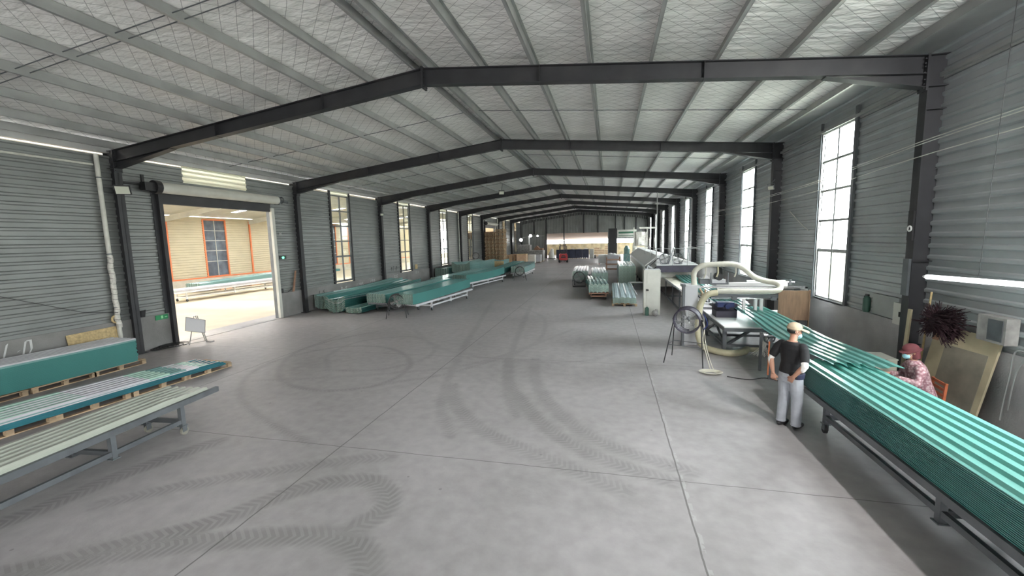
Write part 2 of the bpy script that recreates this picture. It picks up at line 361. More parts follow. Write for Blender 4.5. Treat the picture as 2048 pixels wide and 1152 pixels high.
    def build(s, name, material, parent=None, origin=None, smooth=False, world_=True):
        me = bpy.data.meshes.new(name)
        vs = s.v
        if parent is not None:
            if world_:
                inv = WM[parent.name].inverted(); vs = [tuple(inv @ Vector(v)) for v in vs]
        elif origin is not None: vs = [(v[0]-origin[0], v[1]-origin[1], v[2]-origin[2]) for v in vs]
        me.from_pydata(vs, [], s.f); me.materials.append(M[material] if isinstance(material, str) else material)
        if smooth:
            me.polygons.foreach_set('use_smooth', [True]*len(me.polygons))
            try: me.set_sharp_from_angle(angle=R(40))
            except Exception: pass
        me.update()
        o = bpy.data.objects.new(name, me); C.objects.link(o)
        if parent is not None: o.parent = parent; WM[o.name] = WM[parent.name]
        elif origin is not None: o.location = origin; WM[o.name] = Matrix.Translation(origin)
        else: WM[o.name] = Matrix.Identity(4)
        return o

def tag(o, label=None, cat=None, group=None, kind=None):
    if label: o['label'] = label
    if cat: o['category'] = cat
    if group: o['group'] = group
    if kind: o['kind'] = kind
    return o
def thing(name, label, cat, loc=(0, 0, 0), rz=0.0, group=None, kind=None):
    o = bpy.data.objects.new(name, None); C.objects.link(o); o.location = loc; o.rotation_euler = (0, 0, rz)
    o.empty_display_size = 0.2
    WM[o.name] = Matrix.Translation(loc) @ Matrix.Rotation(rz, 4, 'Z')
    return tag(o, label, cat, group, kind)
def dup(root, loc, rz=None, label=None, group=None):
    def cp(o, par):
        c = o.copy(); C.objects.link(c)
        if par is not None: c.parent = par
        for ch in o.children: cp(ch, c)
        return c
    r = cp(root, None); r.location = loc
    if rz is not None: r.rotation_euler = (0, 0, rz)
    if label: r['label'] = label
    if group: r['group'] = group
    WM[r.name] = Matrix.Translation(loc) @ Matrix.Rotation(rz or 0, 4, 'Z')
    return r
def struct(o, label=None): o['kind'] = 'structure'; (label and o.__setitem__('label', label)); return o

# ------------------------------------------------------------------ floor with tyre tracks
def make_floor():
    T = dict(
     T1=([(-8.0, 1.6), (-7.01, 3.06), (-6.85, 3.6), (-6.7, 4.27), (-6.3, 5.2)], .30, .8),
     T2=([(-6.24, 3.57), (-5.48, 4.15), (-4.09, 4.93), (-3.2, 5.3)], .22, .6),
     T3=([(-6.4, 1.9), (-5.66, 2.61), (-5.1, 3.08), (-4.51, 3.55), (-4.11, 4.15), (-3.69, 4.52), (-3.15, 4.68), (-2.78, 4.5), (-2.62, 4.15), (-2.8, 3.8)], .26, .9),
     T4=([(-6.2, 2.3), (-5.47, 2.74), (-4.64, 3.15), (-3.51, 3.53), (-2.83, 3.62), (-2.42, 3.45), (-2.2, 3.05), (-2.2, 2.4)], .26, .9),
     T5=([(-4.66, 5.43), (-6.36, 6.18), (-7.63, 6.97), (-8.7, 8.2), (-9.0, 9.6), (-8.2, 11.0), (-6.7, 11.2), (-5.3, 10.1), (-4.9, 8.8), (-5.3, 7.9), (-6.5, 7.6), (-7.9, 8.3), (-9.0, 10.0), (-9.0, 11.6), (-8.19, 13.2)], .10, .7),
     T5b=([(-7.0, 9.0), (-7.9, 10.2), (-7.9, 11.8), (-6.6, 12.6), (-5.4, 11.8), (-4.9, 10.4), (-5.6, 9.2), (-7.0, 8.9)], .10, .5),
     T6=([(-2.6, 10.5), (-2.22, 8.87), (-1.7, 7.77), (-1.02, 6.67), (-0.24, 5.92), (0.82, 5.41)], .24, .75),
     T7=([(-3.4, 8.4), (-3.03, 7.53), (-2.2, 6.5), (-0.98, 5.73), (0.2, 5.1)], .24, .6),
     T8=([(-5.95, 20.86), (-4.53, 13.01), (-3.95, 10.15), (-3.28, 7.48), (-2.53, 6.1)], .16, .55),
     T9=([(-3.67, 19.45), (-2.87, 12.56), (-2.28, 8.86), (-1.64, 7.06)], .16, .55),
     T10=([(-1.9, 10.6), (-1.6, 8.94), (-0.95, 7.41), (-0.11, 6.33), (1.1, 5.72)], .24, .6),
     T11=([(-5.0, 8.2), (-3.6, 9.4), (-2.2, 12.4), (-2.6, 16.5), (-4.2, 19)], .12, .45),
     T12=([(-1.2, 14.5), (-3.2, 10.3), (-5.5, 8.8), (-8.2, 7.9)], .12, .4),
     T13=([(-6.9, 13.6), (-4.4, 11.0), (-1.0, 10.5), (0.6, 12.2)], .11, .35))
    xs = np.arange(-15.0, 7.001, 0.07); ys = np.concatenate([np.arange(-8, 1.2, 1.0), np.arange(1.5, 21.5, 0.07), np.arange(22.5, 70, 2.5), [90.0]])
    X, Y = np.meshgrid(xs, ys, indexing='ij'); P = np.stack([X.ravel(), Y.ravel()], 1)
    I = np.zeros(len(P)); U = np.zeros(len(P)); V = np.zeros(len(P)); best = np.full(len(P), 9.0)
    for pts, w, k in T.values():
        pts = np.array(pts, float)
        d = np.r_[0, np.cumsum(np.hypot(*np.diff(pts, axis=0).T))]     # smooth the polyline (Catmull-Rom)
        out = []
        for i in range(len(pts)-1):
            p0 = pts[max(i-1, 0)]; p1 = pts[i]; p2 = pts[i+1]; p3 = pts[min(i+2, len(pts)-1)]
            for t in np.linspace(0, 1, 8, endpoint=False):
                out.append(.5*((2*p1)+(-p0+p2)*t+(2*p0-5*p1+4*p2-p3)*t*t+(-p0+3*p1-3*p2+p3)*t**3))
        out.append(pts[-1]); q = np.array(out); L = 0
        m = (P[:, 0] > q[:, 0].min()-.5) & (P[:, 0] < q[:, 0].max()+.5) & (P[:, 1] > q[:, 1].min()-.5) & (P[:, 1] < q[:, 1].max()+.5)
        idx = np.where(m)[0]; Q = P[idx]; bd = np.full(len(idx), 9.0); bu = np.zeros(len(idx)); bv = np.zeros(len(idx))
        for i in range(len(q)-1):
            a = q[i]; b = q[i+1]; ab = b-a; l = np.hypot(*ab)
            if l < 1e-6: continue
            t = np.clip(((Q-a)@ab)/(l*l), 0, 1); e = Q-(a+t[:, None]*ab); dd = np.hypot(e[:, 0], e[:, 1])
            side = (ab[0]*e[:, 1]-ab[1]*e[:, 0])/l
            s = dd < bd; bd[s] = dd[s]; bu[s] = side[s]; bv[s] = L+t[s]*l; L += l
        ww = w/2; it = k*np.clip((ww+0.05-bd)/0.06, 0, 1)
        s = it > I[idx]; I[idx[s]] = it[s]
        s = bd < best[idx]; best[idx[s]] = bd[s]; U[idx[s]] = bu[s]; V[idx[s]] = bv[s]
    nx, ny = len(xs), len(ys)
    verts = np.zeros((nx*ny, 3)); verts[:, :2] = P
    i, j = np.meshgrid(np.arange(nx-1), np.arange(ny-1), indexing='ij'); a = (i*ny+j).ravel()
    faces = np.stack([a, a+ny, a+ny+1, a+1], 1)
    me = bpy.data.meshes.new('floor'); me.from_pydata(verts.tolist(), [], faces.tolist()); me.materials.append(M['floor'])
    at = me.attributes.new('track', 'FLOAT_VECTOR', 'POINT')
    at.data.foreach_set('vector', np.stack([I, U, V], 1).ravel().astype(np.float32))
    o = bpy.data.objects.new('floor', me); C.objects.link(o); struct(o)
make_floor()
def annex_floor():
    b = MB(); b.box(-32.2, -15.0, -8, 90, -0.12, 0.0)
    struct(b.build('floor_annex', mat('annex_floor_concrete', (0.50, 0.43, 0.31), 0.55, 0, 0.12, 1.0)))
    b = MB(); b.box(7.0, 40, -20, 110, -0.3, -0.02); struct(b.build('floor_yard', mat('yard_ground', (0.30, 0.31, 0.26), 0.9, 0, 0.2, 1)))
annex_floor()

# ------------------------------------------------------------------ ceiling, purlins, frames
def ceiling():
    b = MB()
    zL = roof_z(WL)+0.21; zc = ZR+0.21; zr = roof_z(5.35)+0.21
    b.grid([[(WL-.1, y, zL), (RX, y, zc), (5.2, y, zr)] for y in (YB, YE)], (0, 0, 0.08))
    o = b.build('ceiling', 'insul'); struct(o)
    # solid eave strips beside the two walls
    e = MB(); e.box(5.2, 6.3, YB, YE, roof_z(5.6)+0.16, roof_z(5.6)+0.24); ob = e.build('eave_lining', 'zinc', o); ob['label'] = 'grey metal lining above the right eave'
ceiling()

def c_purlin(x, label, group='roof purlins along the hall'):
    z = roof_z(x)+0.005; s = 1 if x > RX else -1
    b = MB(); t = 0.012
    b.box(x-t/2, x+t/2, YB, YE, z, z+0.20)
    b.box(min(x, x-s*0.05), max(x, x-s*0.05), YB, YE, z, z+t)
    b.box(min(x, x+s*0.05), max(x, x+s*0.05), YB, YE, z+0.20-t, z+0.20)
    b.box(min(x-s*.05, x-s*.062), max(x-s*.05, x-s*.062), YB, YE, z, z+0.025)
    o = b.build('roof_purlin', 'zinc', origin=(x, 30, z)); tag(o, label, 'roof beam', group)
nth = ['first', 'second', 'third', 'fourth', 'fifth', 'sixth', 'seventh', 'eighth', 'ninth']
for i, x in enumerate([-4.04, -2.81, -1.60, -0.39, 0.84, 2.08, 3.31, 4.51, 5.16]):
    c_purlin(x, 'grey steel roof purlin, %s to the right of the ridge' % nth[i] if i < 8 else 'grey steel roof purlin in the corner above the right wall')
for i, x in enumerate([-4.42, -5.62, -6.84, -8.08, -9.32, -10.54, -11.75, -12.85, -13.75]):
    c_purlin(x, 'grey steel roof purlin, %s to the left of the ridge' % nth[i] if i < 8 else 'grey steel roof purlin in the corner above the left wall')

FRAME_LAB = ['steel portal frame just behind the camera', 'nearest dark steel portal frame crossing the picture, column by the roller gate',
  'second dark steel portal frame, between the open gate and the left windows', 'third dark steel portal frame from the camera',
  'fourth dark steel portal frame from the camera', 'fifth dark steel portal frame from the camera', 'sixth dark steel portal frame from the camera',
  'seventh dark steel portal frame from the camera', 'eighth dark steel portal frame, last before the end wall', 'dark steel portal frame standing against the end wall']
def frame(k):
    y = FY(k); w = 0.20
    t = thing('portal_frame', FRAME_LAB[k], 'steel frame', (RX, y, 0), 0, 'portal frames of the hall')
    CD = 0.34
    for side in (-1, 1):
        xi = XL if side < 0 else XR; xo = xi+side*CD; ze = roof_z(xi)-0.0
        b = MB(); fl = 0.014
        b.box(min(xi, xi+side*fl), max(xi, xi+side*fl), y-w/2, y+w/2, 0, ze)
        b.box(min(xo, xo-side*fl), max(xo, xo-side*fl), y-w/2, y+w/2, 0, ze)
        b.box(min(xi, xo), max(xi, xo), y-0.006, y+0.006, 0, ze)
        for z in ((1.0, 2.6, ze-0.95, ze-0.55, ze-0.012) if side > 0 else (ze-0.5, ze-0.012)): b.box(min(xi, xo), max(xi, xo), y-w/2+.01, y+w/2-.01, z, z+0.012)
        b.box(min(xi, xo)-.08, max(xi, xo)+.06, y-.16, y+.16, 0, 0.025)
        co = b.build('column', 'steel', t)
        if side < 0 and k == 1: pass
        # end plate with bolts
        b = MB(); b.box(min(xi-side*.0, xi-side*.03), max(xi, xi-side*.03), y-w/2-.01, y+w/2+.01, ze-0.62, ze+0.01)
        for z in (ze-.06, ze-.14, ze-.2, ze-.3, ze-.42, ze-.5, ze-.57):
            for yy in (-.07, .07): b.cyl((xi-side*.03, y+yy, z), (xi-side*.055, y+yy, z), 0.014, 6)
        b.build('end_plate', 'steel', t)
    for side in (-1, 1):                      # rafter halves with haunch
        xe = (XL+.03) if side < 0 else (XR-.03)
        xh = -11.75 if side < 0 else 3.95
        d0 = 0.36; zb_col = roof_z(xe)-(0.50 if side < 0 else 0.55)
        b = MB(); fl = 0.014
        b.prism([(RX, y-.006, roof_z(RX)), (xe, y-.006, roof_z(xe)), (xe, y-.006, roof_z(xe)-0.33), (RX, y-.006, roof_z(RX)-d0)], (0, .012, 0))
        for zz in (0, 1):
            za = roof_z(RX)-(d0 if zz else 0); zb = roof_z(xe)-(0.33 if zz else 0); s_ = fl if zz else -fl
            b.prism([(RX, y-w/2, za), (xe, y-w/2, zb), (xe, y-w/2, zb+s_), (RX, y-w/2, za+s_)], (0, w, 0))
        for f in (0.28, 0.62):
            xx = RX+(xe-RX)*f; b.box(xx-.006, xx+.006, y-w/2, y+w/2, roof_z(xx)-.35, roof_z(xx))
        for zz in (0,):
            zh = roof_z(xh)-0.345
            b.prism([(xh, y-.006, zh), (xe, y-.006, roof_z(xe)-.33), (xe, y-.006, zb_col)], (0, .012, 0))
            b.prism([(xh, y-w/2, zh-.012), (xe, y-w/2, zb_col-.012), (xe, y-w/2, zb_col), (xh, y-w/2, zh)], (0, w, 0))
        b.build('rafter', 'steel', t)
    b = MB(); b.box(RX-.022, RX+.022, y-w/2-.02, y+w/2+.02, ZR-.44, ZR+.03)
    for z in (ZR-.40, ZR-.30, ZR-.2, ZR-.08):
        for yy in (-.07, .07): b.cyl((RX-.045, y+yy, z), (RX+.045, y+yy, z), 0.014, 6)
    b.build('ridge_plate', 'steel', t)
for k in range(0, 10): frame(k)

# sag rods between purlins at mid bay
for k in range(0, 9):
    for side in (-1, 1):
        b = MB(); y = FY(k)+BAY/2; xe = -13.7 if side < 0 else 5.1
        for dy in ((-.10, .10) if k == 0 else (0,)): b.cyl((RX+side*.2, y+dy, roof_z(RX+side*.2)+.10), (xe, y+dy, roof_z(xe)+.10), 0.010, 6)
        o = b.build('sag_rod', 'zinc_dark', origin=(RX, y, ZR))
        tag(o, 'thin steel rod tying the %s purlins, %s bay from the camera' % ('left' if side < 0 else 'right', (['zeroth']+nth)[k] if k else 'nearest'), 'rod', 'sag rods under the roof')
b = MB()
for (xa, ya, xb, yb) in [(-13.6, 9.2, RX-.3, 2.4), (-13.6, 2.4, RX-.3, 9.2)]:
    pass

# ------------------------------------------------------------------ walls
def ribs(z0, z1, pitch=0.21, amp=0.034):
    out = []; z = z0; k = 0
    while z < z1-1e-6:
        for dz, a in ((0, 0), (0.11, 0), (0.135, 1), (0.185, 1)):
            if z+dz < z1: out.append((z+dz, a*amp))
        z += pitch
    out.append((z1, 0)); return out
def clad_panel(b, x, s, y0, y1, z0, z1, zref=0.0, pitch=0.21, amp=0.034):
    """corrugated sheet facing direction s (+1 faces +x)"""
    pr = [(z, a) for z, a in ribs(zref, 12, pitch, amp) if z0 < z < z1]
    pr = [(z0, 0)]+pr+[(z1, 0)]
    P = [[(x+s*a, yy, z) for z, a in pr] for yy in (y0, y1)]
    b.grid(P, (-s*0.02, 0, 0))
WIN_L = {}; WIN_R = {}
def walls():
    # left wall
    b = MB(); zt = 5.86
    segs = []
    for k in range(-1, 9):
        y0, y1 = max(FY(k), YB), min(FY(k+1), YE)
        if y1 <= y0: continue
        if k in (1, 6):     # gates
            g0, g1 = y0+1.22, y0+5.72
            clad_panel(b, WL, 1, y0, g0, 1.06, zt); clad_panel(b, WL, 1, g1, y1, 1.06, zt); clad_panel(b, WL, 1, g0, g1, 4.72, 5.37 if k == 1 else zt)
            if k == 1: clad_panel(b, WL, 1, g0, y0+2.1, 5.37, zt); clad_panel(b, WL, 1, y0+4.65, g1, 5.37, zt)
        elif k >= 2:
            w0, w1 = y0+2.62, y0+4.11
            clad_panel(b, WL, 1, y0, w0, 1.06, zt-.04); clad_panel(b, WL, 1, w1, y1, 1.06, zt-.04)
            WIN_L[k] = (w0, w1)
        else:
            clad_panel(b, WL, 1, y0, y1, 1.06, zt)
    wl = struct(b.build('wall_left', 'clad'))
    d = MB()
    for k in range(-1, 9):
        y0, y1 = max(FY(k), YB), min(FY(k+1), YE)
        if y1 <= y0: continue
        if k in (1, 6): d.box(WL-.12, WL+.04, y0, y0+1.22, 0, 1.07); d.box(WL-.12, WL+.04, y0+5.72, y1, 0, 1.07)
        else: d.box(WL-.12, WL+.04, y0, y1, 0, 1.07)
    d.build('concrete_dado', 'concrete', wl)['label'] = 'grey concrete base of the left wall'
    e = MB(); e.box(WL-.1, WL+.06, YB, YE, 5.93, 6.12)
    e.build('eave_trim', 'zinc', wl)
    tr = MB()   # translucent louvre-like panels above the windows
    for k in range(1, 9):
        y0 = FY(k)
        if k == 1: a, c, z0 = y0+2.1, y0+4.65, 5.37
        elif k == 6: continue
        else: a, c, z0 = y0+2.62, y0+4.11, 5.66
        clad_panel(tr, WL, 1, a, c, z0, 5.93, pitch=0.16)
    tr.build('translucent_panel', 'frost', wl)['label'] = 'pale translucent ribbed panels above the left windows'
    # right wall
    b = MB(); zt = 6.50
    for k in range(-1, 9):
        y0, y1 = max(FY(k), YB), min(FY(k+1), YE)
        w0, w1 = FY(k)+2.73, FY(k)+4.28
        w0 = max(w0, y0)
        if w1 <= y0: clad_panel(b, WR, -1, y0, y1, 1.30, zt); continue
        WIN_R[k] = (w0, w1)
        if w0 > y0: clad_panel(b, WR, -1, y0, w0, 1.30, zt)
        clad_panel(b, WR, -1, w1, y1, 1.30, zt); clad_panel(b, WR, -1, w0, w1, 5.90, zt)
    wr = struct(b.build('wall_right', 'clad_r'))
    d = MB(); d.box(WR-.05, WR+.15, YB, YE, 0, 1.32)
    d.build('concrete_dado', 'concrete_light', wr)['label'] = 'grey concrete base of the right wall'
    g = MB(); g.box(WR-.10, WR-.03, YB, YE, 5.92, 5.99); g.box(WR-.03, WR-.02, YB, YE, 5.88, 6.03)
    for z in (3.02, 2.02, 4.3): g.box(WR-.034, WR-.026, YB, FY(1)+1.2, z, z+.012)
    g.build('wall_rail', 'zinc', wr)
    # end wall y = YE with opening, rear wall y = YB, unseen gate hole added for light
    b = MB(); n = 0
    def vclad(x0, x1, z0f, z1f, yy, s):
        xs = []; x = x0
        while x < x1: xs += [(x, 0), (x+.12, 0), (x+.15, .03), (x+.22, .03)]; x += .25
        xs = [q for q in xs if q[0] < x1]+[(x1, 0)]
        b.grid([[(xx, yy+s*a, z0f(xx)) for xx, a in xs], [(xx, yy+s*a, z1f(xx)) for xx, a in xs]], (0, -s*.04, 0))
    top = lambda x: roof_z(x)+.2
    vclad(WL, -9.8, lambda x: 0, top, YE, -1); vclad(-9.8, -0.2, lambda x: 3.95, top, YE, -1)
    vclad(-0.2, 0.9, lambda x: 0, top, YE, -1); vclad(0.9, 5.9, lambda x: 2.9, top, YE, -1)
    we = struct(b.build('wall_end', 'clad'))
    g = MB()
    for x in (-11.8, -9.85, -7.0, -3.9, -1.7, 0.95, 2.3, 4.0): g.box(x-.09, x+.09, YE-.22, YE-.05, 0 if x in (-9.85, -7.0, 0.95) else 3.9, roof_z(x)-.3)
    g.build('mullion', 'steel', we)
    b = MB(); vclad(WL, -8.0, lambda x: 0, top, YB, 1); vclad(-8.0, -3.6, lambda x: 2.2, top, YB, 1); vclad(-3.6, WR, lambda x: 0, top, YB, 1)
    struct(b.build('wall_back', 'clad'))
walls()
portal('portal_added_gate', (-5.8, YB-.3, 1.1), (R(-90), 0, 0), 4.4, 2.2)  # unseen rear opening, added to light the near bay
portal('portal_end', (-5, YE+.3, 2.0), (R(90), 0, 0), 9.6, 3.9)

# ------------------------------------------------------------------ windows
def window(k, side, idx):
    if side > 0: x = WR+.01; w0, w1 = WIN_R[k]; z0, z1 = 1.34, 5.90; fm = 'zinc'
    else: x = WL-.02; w0, w1 = WIN_L[k]; z0, z1 = 1.17, 5.67; fm = 'zinc_dark'
    s = -side
    b = MB(); t = .05; xa, xb = x-.06, x+.06
    b.box(xa, xb, w0-.05, w0, z0-.05, z1+.05); b.box(xa, xb, w1, w1+.05, z0-.05, z1+.05)
    b.box(xa, xb, w0, w1, z0-.05, z0); b.box(xa, xb, w0, w1, z1, z1+.05)
    ob = struct(b.build('window_%d' % idx, fm, origin=(x, w0, 0)))
    m = MB(); zs = [z0+(z1-z0)*f for f in (.295, .475, .655, .83)]
    ym = (w0+w1)/2
    m.box(x-.03, x+.03, ym-.034, ym+.034, z0, z1)
    for i, z in enumerate(zs): m.box(x-.025, x+.025, w0, w1, z-(.045 if i == 0 else .03), z+(.045 if i == 0 else .03))
    m.box(x-.03, x+.03, w0, w0+.05, z0, zs[0]); m.box(x-.03, x+.03, w1-.05, w1, z0, zs[0]); m.box(x-.03, x+.03, w0, w1, z0, z0+.05)
    m.build('window_frame', fm, ob)
    p = MB(); p.box(x-.004, x+.004, w0, w1, z0, z1); p.build('pane', 'glass', ob)
    if side > 0 and k == 1:
        q = MB(); q.box(x+.012, x+.018, w0+.05, ym-.02, z0+.05, zs[0]-.03); q.build('frosted_pane', 'frost', ob)
    pst = MB()   # dark posts flanking the opening
    if side > 0:
        pst.box(x-.09, x-.03, w0-.16, w0-.05, 1.32, 6.2); pst.box(x-.09, x-.03, w1+.05, w1+.10, 1.32, 6.2)
        portal('portal_window_right', (x+.08, (w0+w1)/2, (z0+z1)/2), (0, R(-90), 0) if False else (R(90), 0, R(90)), w1-w0, z1-z0)
    else: pst.box(x+.02, x+.09, w0-.17, w0-.05, 1.07, 5.93); pst.box(x+.02, x+.09, w1+.05, w1+.12, 1.07, 5.93)
    pst.build('jamb_post', 'steel' if side < 0 else 'zinc_dark', ob)
idx = 1
for k in sorted(WIN_R): window(k, 1, idx); idx += 1
for k in sorted(WIN_L): window(k, -1, idx); idx += 1

# ------------------------------------------------------------------ gates on the left wall
def gate(k, n):
    y0 = FY(k); g0, g1 = y0+1.22, y0+5.72
    b = MB(); b.box(WL-.14, WL+.02, g0-.06, g0+.02, 0, 4.72); b.box(WL-.14, WL+.02, g1-.02, g1+.06, 0, 4.72); b.box(WL-.14, WL+.02, g0, g1, 4.60, 4.74)
    ob = struct(b.build('door_%d' % n, 'zinc_dark', origin=(WL, g0, 0)))
    gr = MB(); gr.box(WL+.03, WL+.17, g0-.10, g0+.02, 0, 4.9); gr.box(WL+.03, WL+.05, g0-.22, g0-.10, 1.07, 4.9); 
    gr.build('guide_rail', 'steel', ob)
    gr = MB(); gr.box(WL+.03, WL+.15, g1-.03, g1+.12, 0, 4.75); gr.build('guide_rail', 'offwhite', ob)
    d = MB(); d.box(WL+.04, WL+.08, g0+.02, g1, 4.60, 4.95); d.build('rolled_door_hem', 'steel', ob)
    r = MB(); r.cyl((WL+.30, g0-.15, 5.08), (WL+.30, g1+.15, 5.08), 0.17, 20); r.build('door_roll', 'offwhite', ob, smooth=True)
    m = MB(); m.cyl((WL+.30, g0-.32, 5.08), (WL+.30, g0-.15, 5.08), 0.21, 16); m.box(WL+.2, WL+.4, g0-.62, g0-.3, 4.95, 5.2)
    m.box(WL+.12, WL+.22, g0-1.25, g0-.3, 5.12, 5.17); m.box(WL+.24, WL+.3, g0-.62, g0-.55, 5.2, 5.42)
    m.build('door_motor', 'black', ob)
    br = MB(); br.box(WL+.15, WL+.42, g1+.15, g1+.22, 4.9, 5.22); br.cyl((WL+.3, g1+.2, 5.08), (WL+.3, g1+.75, 5.04), .05, 10); br.ring((WL+.36, g1+.35, 5.1), (0, 1, 0), .12, .02)
    br.build('bearing_bracket', 'zinc_dark', ob)
    th = MB(); th.box(WL-.12, WL+.15, g0, g1, -.01, 0.012); th.build('threshold', 'concrete_light', ob)
gate(1, 1); gate(6, 2)

# ------------------------------------------------------------------ annex beyond the left wall
AX = -31.2
def annex():
    b = MB()
    for k in range(-2, 10):
        y0 = FY(k); y1 = FY(k+1)
        w0, w1 = y0+2.9, y0+4.75
        clad_panel(b, AX, 1, y0, w0, 0.72, 5.5, pitch=.19, amp=.035); clad_panel(b, AX, 1, w1, y1, 0.72, 5.5, pitch=.19, amp=.035)
        clad_panel(b, AX, 1, w0, w1, 5.3, 5.5, pitch=.19, amp=.035)
    w = struct(b.build('wall_annex', 'cream_clad'))
    d = MB(); d.box(AX-.1, AX+.05, -8, 78, 0, .74); d.build('concrete_dado', 'cream_conc', w)
    o = MB(); o.box(AX+.04, AX+.07, -8, 78, .70, .80)
    o.build('orange_rail', 'orange', w)
    for k in range(1, 8):
        y0 = FY(k); w0, w1 = y0+2.9, y0+4.75
        fr = MB(); fr.box(AX-.05, AX+.07, w0-.11, w0, .74, 5.35); fr.box(AX-.05, AX+.07, w1, w1+.11, .74, 5.35); fr.box(AX-.05, AX+.07, w0, w1, .72, .84); fr.box(AX-.05, AX+.07, w0, w1, 5.26, 5.36)
        ob = struct(fr.build('window_%d' % (30+k), 'orange', origin=(AX, w0, 0)))
        m = MB(); ym = (w0+w1)/2; m.box(AX-.02, AX+.03, ym-.025, ym+.025, .84, 5.26)
        for z in (2.0, 2.85, 3.65, 4.45): m.box(AX-.02, AX+.03, w0, w1, z-.025, z+.025)
        m.build('window_frame', 'offwhite', ob)
        p = MB(); p.box(AX-.03, AX-.022, w0, w1, .84, 5.26); p.build('pane', mat('dim_pane', (0.13, 0.15, 0.18), 0.15, 0, 0.4, 1.5), ob)
        cb = MB(); cb.box(AX+.03, AX+.10, y0-.07, y0+.07, .74, 5.3)
        tag(cb.build('annex_column', 'orange', origin=(AX, y0, 0)), 'orange steel column on the cream wall beyond the gate, %s from the left' % nth[k-1], 'column', 'orange columns in the annex')
        rf = MB(); rf.prism([(AX+.1, y0-.08, 5.05), (AX+.1, y0-.08, 5.42), (-22.7, y0-.08, 6.5), (-22.7, y0-.08, 6.2)], (0, .16, 0))
        rf.prism([(-14.6, y0-.08, 5.45), (-14.6, y0-.08, 5.75), (-22.7, y0-.08, 6.5), (-22.7, y0-.08, 6.2)], (0, .16, 0))
        tag(rf.build('annex_rafter', 'offwhite', origin=(-22.7, y0, 5.5)), 'pale steel rafter in the annex roof, %s from the left' % nth[k-1], 'roof beam', 'rafters of the annex')
    # annex roof with open skylight strips
    r = MB(); edges = [-8]
    for k in range(-1, 9): edges += [FY(k)+3.4, FY(k)+3.9]
    edges.append(78)
    for i in range(0, len(edges), 2):
        r.grid([[(AX-.2, y, 5.5), (-22.7, y, 6.6), (-14.25, y, 5.9)] for y in (edges[i], edges[i+1])], (0, 0, .05))
    for i in range(1, len(edges)-1, 2):
        y0, y1 = edges[i], edges[i+1]
        r.grid([[(AX-.2, y, 5.5), (-28.9, y, 5.8)] for y in (y0, y1)], (0, 0, .05)); r.grid([[(-16.2, y, 6.06), (-14.25, y, 5.9)] for y in (y0, y1)], (0, 0, .05))
        portal('portal_annex', (-22.6, (y0+y1)/2, 6.7), (0, 0, 0), 12.6, y1-y0)
    struct(r.build('ceiling_annex', 'offwhite'))
    e = MB(); e.box(AX, -14.2, 77.9, 78, 0, 7); e.box(AX, -14.2, -8, -7.9, 0, 7); struct(e.build('wall_annex_ends', 'cream_clad'))
annex()

# beyond the end wall: a further yard with a boundary wall and an open strip of daylight
def beyond():
    b = MB(); b.box(-26, 12, 80, 80.2, 0, 2.1); struct(b.build('wall_beyond', mat('mottled_wall', (0.50, 0.46, 0.30), 0.8, 0, 0.35, 1.2)))
    r = MB(); r.prism([(-26, 67.05, 4.4), (12, 67.05, 4.7), (12, 67.05, 4.8), (-26, 67.05, 4.5)], (0, 13.2, -1.7)); struct(r.build('ceiling_beyond', 'board'))
    r = MB(); r.box(-26, -25.8, 67, 80, 0, 4); r.box(11.8, 12, 67, 80, 0, 4); struct(r.build('wall_beyond_ends', 'cream_conc'))
beyond()

# concrete post and fence outside the right windows
b = MB(); b.box(8.6, 8.75, -2, 60, 0, 1.9); tag(b.build('boundary_wall', mat('yard_wall', (0.45, 0.42, 0.33), 0.9, 0, 0.2, 2), origin=(8.6, 0, 0)), 'low pale yard wall seen through the right windows', 'wall')

# ------------------------------------------------------------------ corrugated sheets
def sheet_mesh(name, material, w, path, ribs_n=6, amp=0.03, t=0.012, cup=None, seg=4, wav=None):
    """sheet along a path of (y, z[, dx]) points, width w across x, trapezoid ribs; cup(u, s) lifts the cross-section"""
    us = []
    for i in range(ribs_n):
        for f, a in ((0.0, 0), (0.28, 0), (0.42, 1), (0.86, 1)): us.append(((i+f)/ribs_n, a))
    us.append((1.0, 0))
    P = []
    n = len(path)
    for i, p in enumerate(path):
        s = i/(n-1); row = []
        for u, a in us:
            z = p[1]+a*amp+(cup(u*2-1, s) if cup else 0)
            row.append((-w/2+u*w+(p[2] if len(p) > 2 else 0), p[0], z))
        P.append(row)
    b = MB(); b.grid(P, t)
    me = bpy.data.meshes.new(name); me.from_pydata([tuple(v) for v in b.v], [], b.f)
    me.materials.append(M[material]); me.materials.append(M['sheet_edge']); me.update()
    for pl_ in me.polygons:
        if abs(pl_.normal.y) > .9: pl_.material_index = 1
    return me

def stack(n, label, group, mesh, loc, dz, rz=0.0, top=None, jx=0.002, jy=0.012, slide=0.0, name='corrugated_sheet', cat='plastic sheet', mats=None, topmesh=None):
    out = []
    for i in range(n):
        o = bpy.data.objects.new(name, topmesh if (topmesh and i == n-1) else mesh); C.objects.link(o)
        c, s_ = math.cos(rz), math.sin(rz); dx = random.uniform(-jx, jx); dy = random.uniform(-jy, jy)+slide*i
        o.location = (loc[0]+dx*c-dy*s_, loc[1]+dx*s_+dy*c, loc[2]+i*dz); o.rotation_euler = (0, 0, rz)
        if mats and i in mats:
            o.material_slots[0].link = 'OBJECT'; o.material_slots[0].material = M[mats[i]]
        tag(o, label, cat, group); WM[o.name] = Matrix.Identity(4); out.append(o)
    if top: out[-1]['label'] = top
    if top and n > 2: out[0]['label'] = top.replace('top', 'lowest', 1).replace('grey filmed', 'teal').replace(' lying on', ' lying at the bottom of', 1) if 'lying on lowest' not in top else top
    return out
def straight(L, n=2): return [(L*i/(n-1), 0) for i in range(n)]

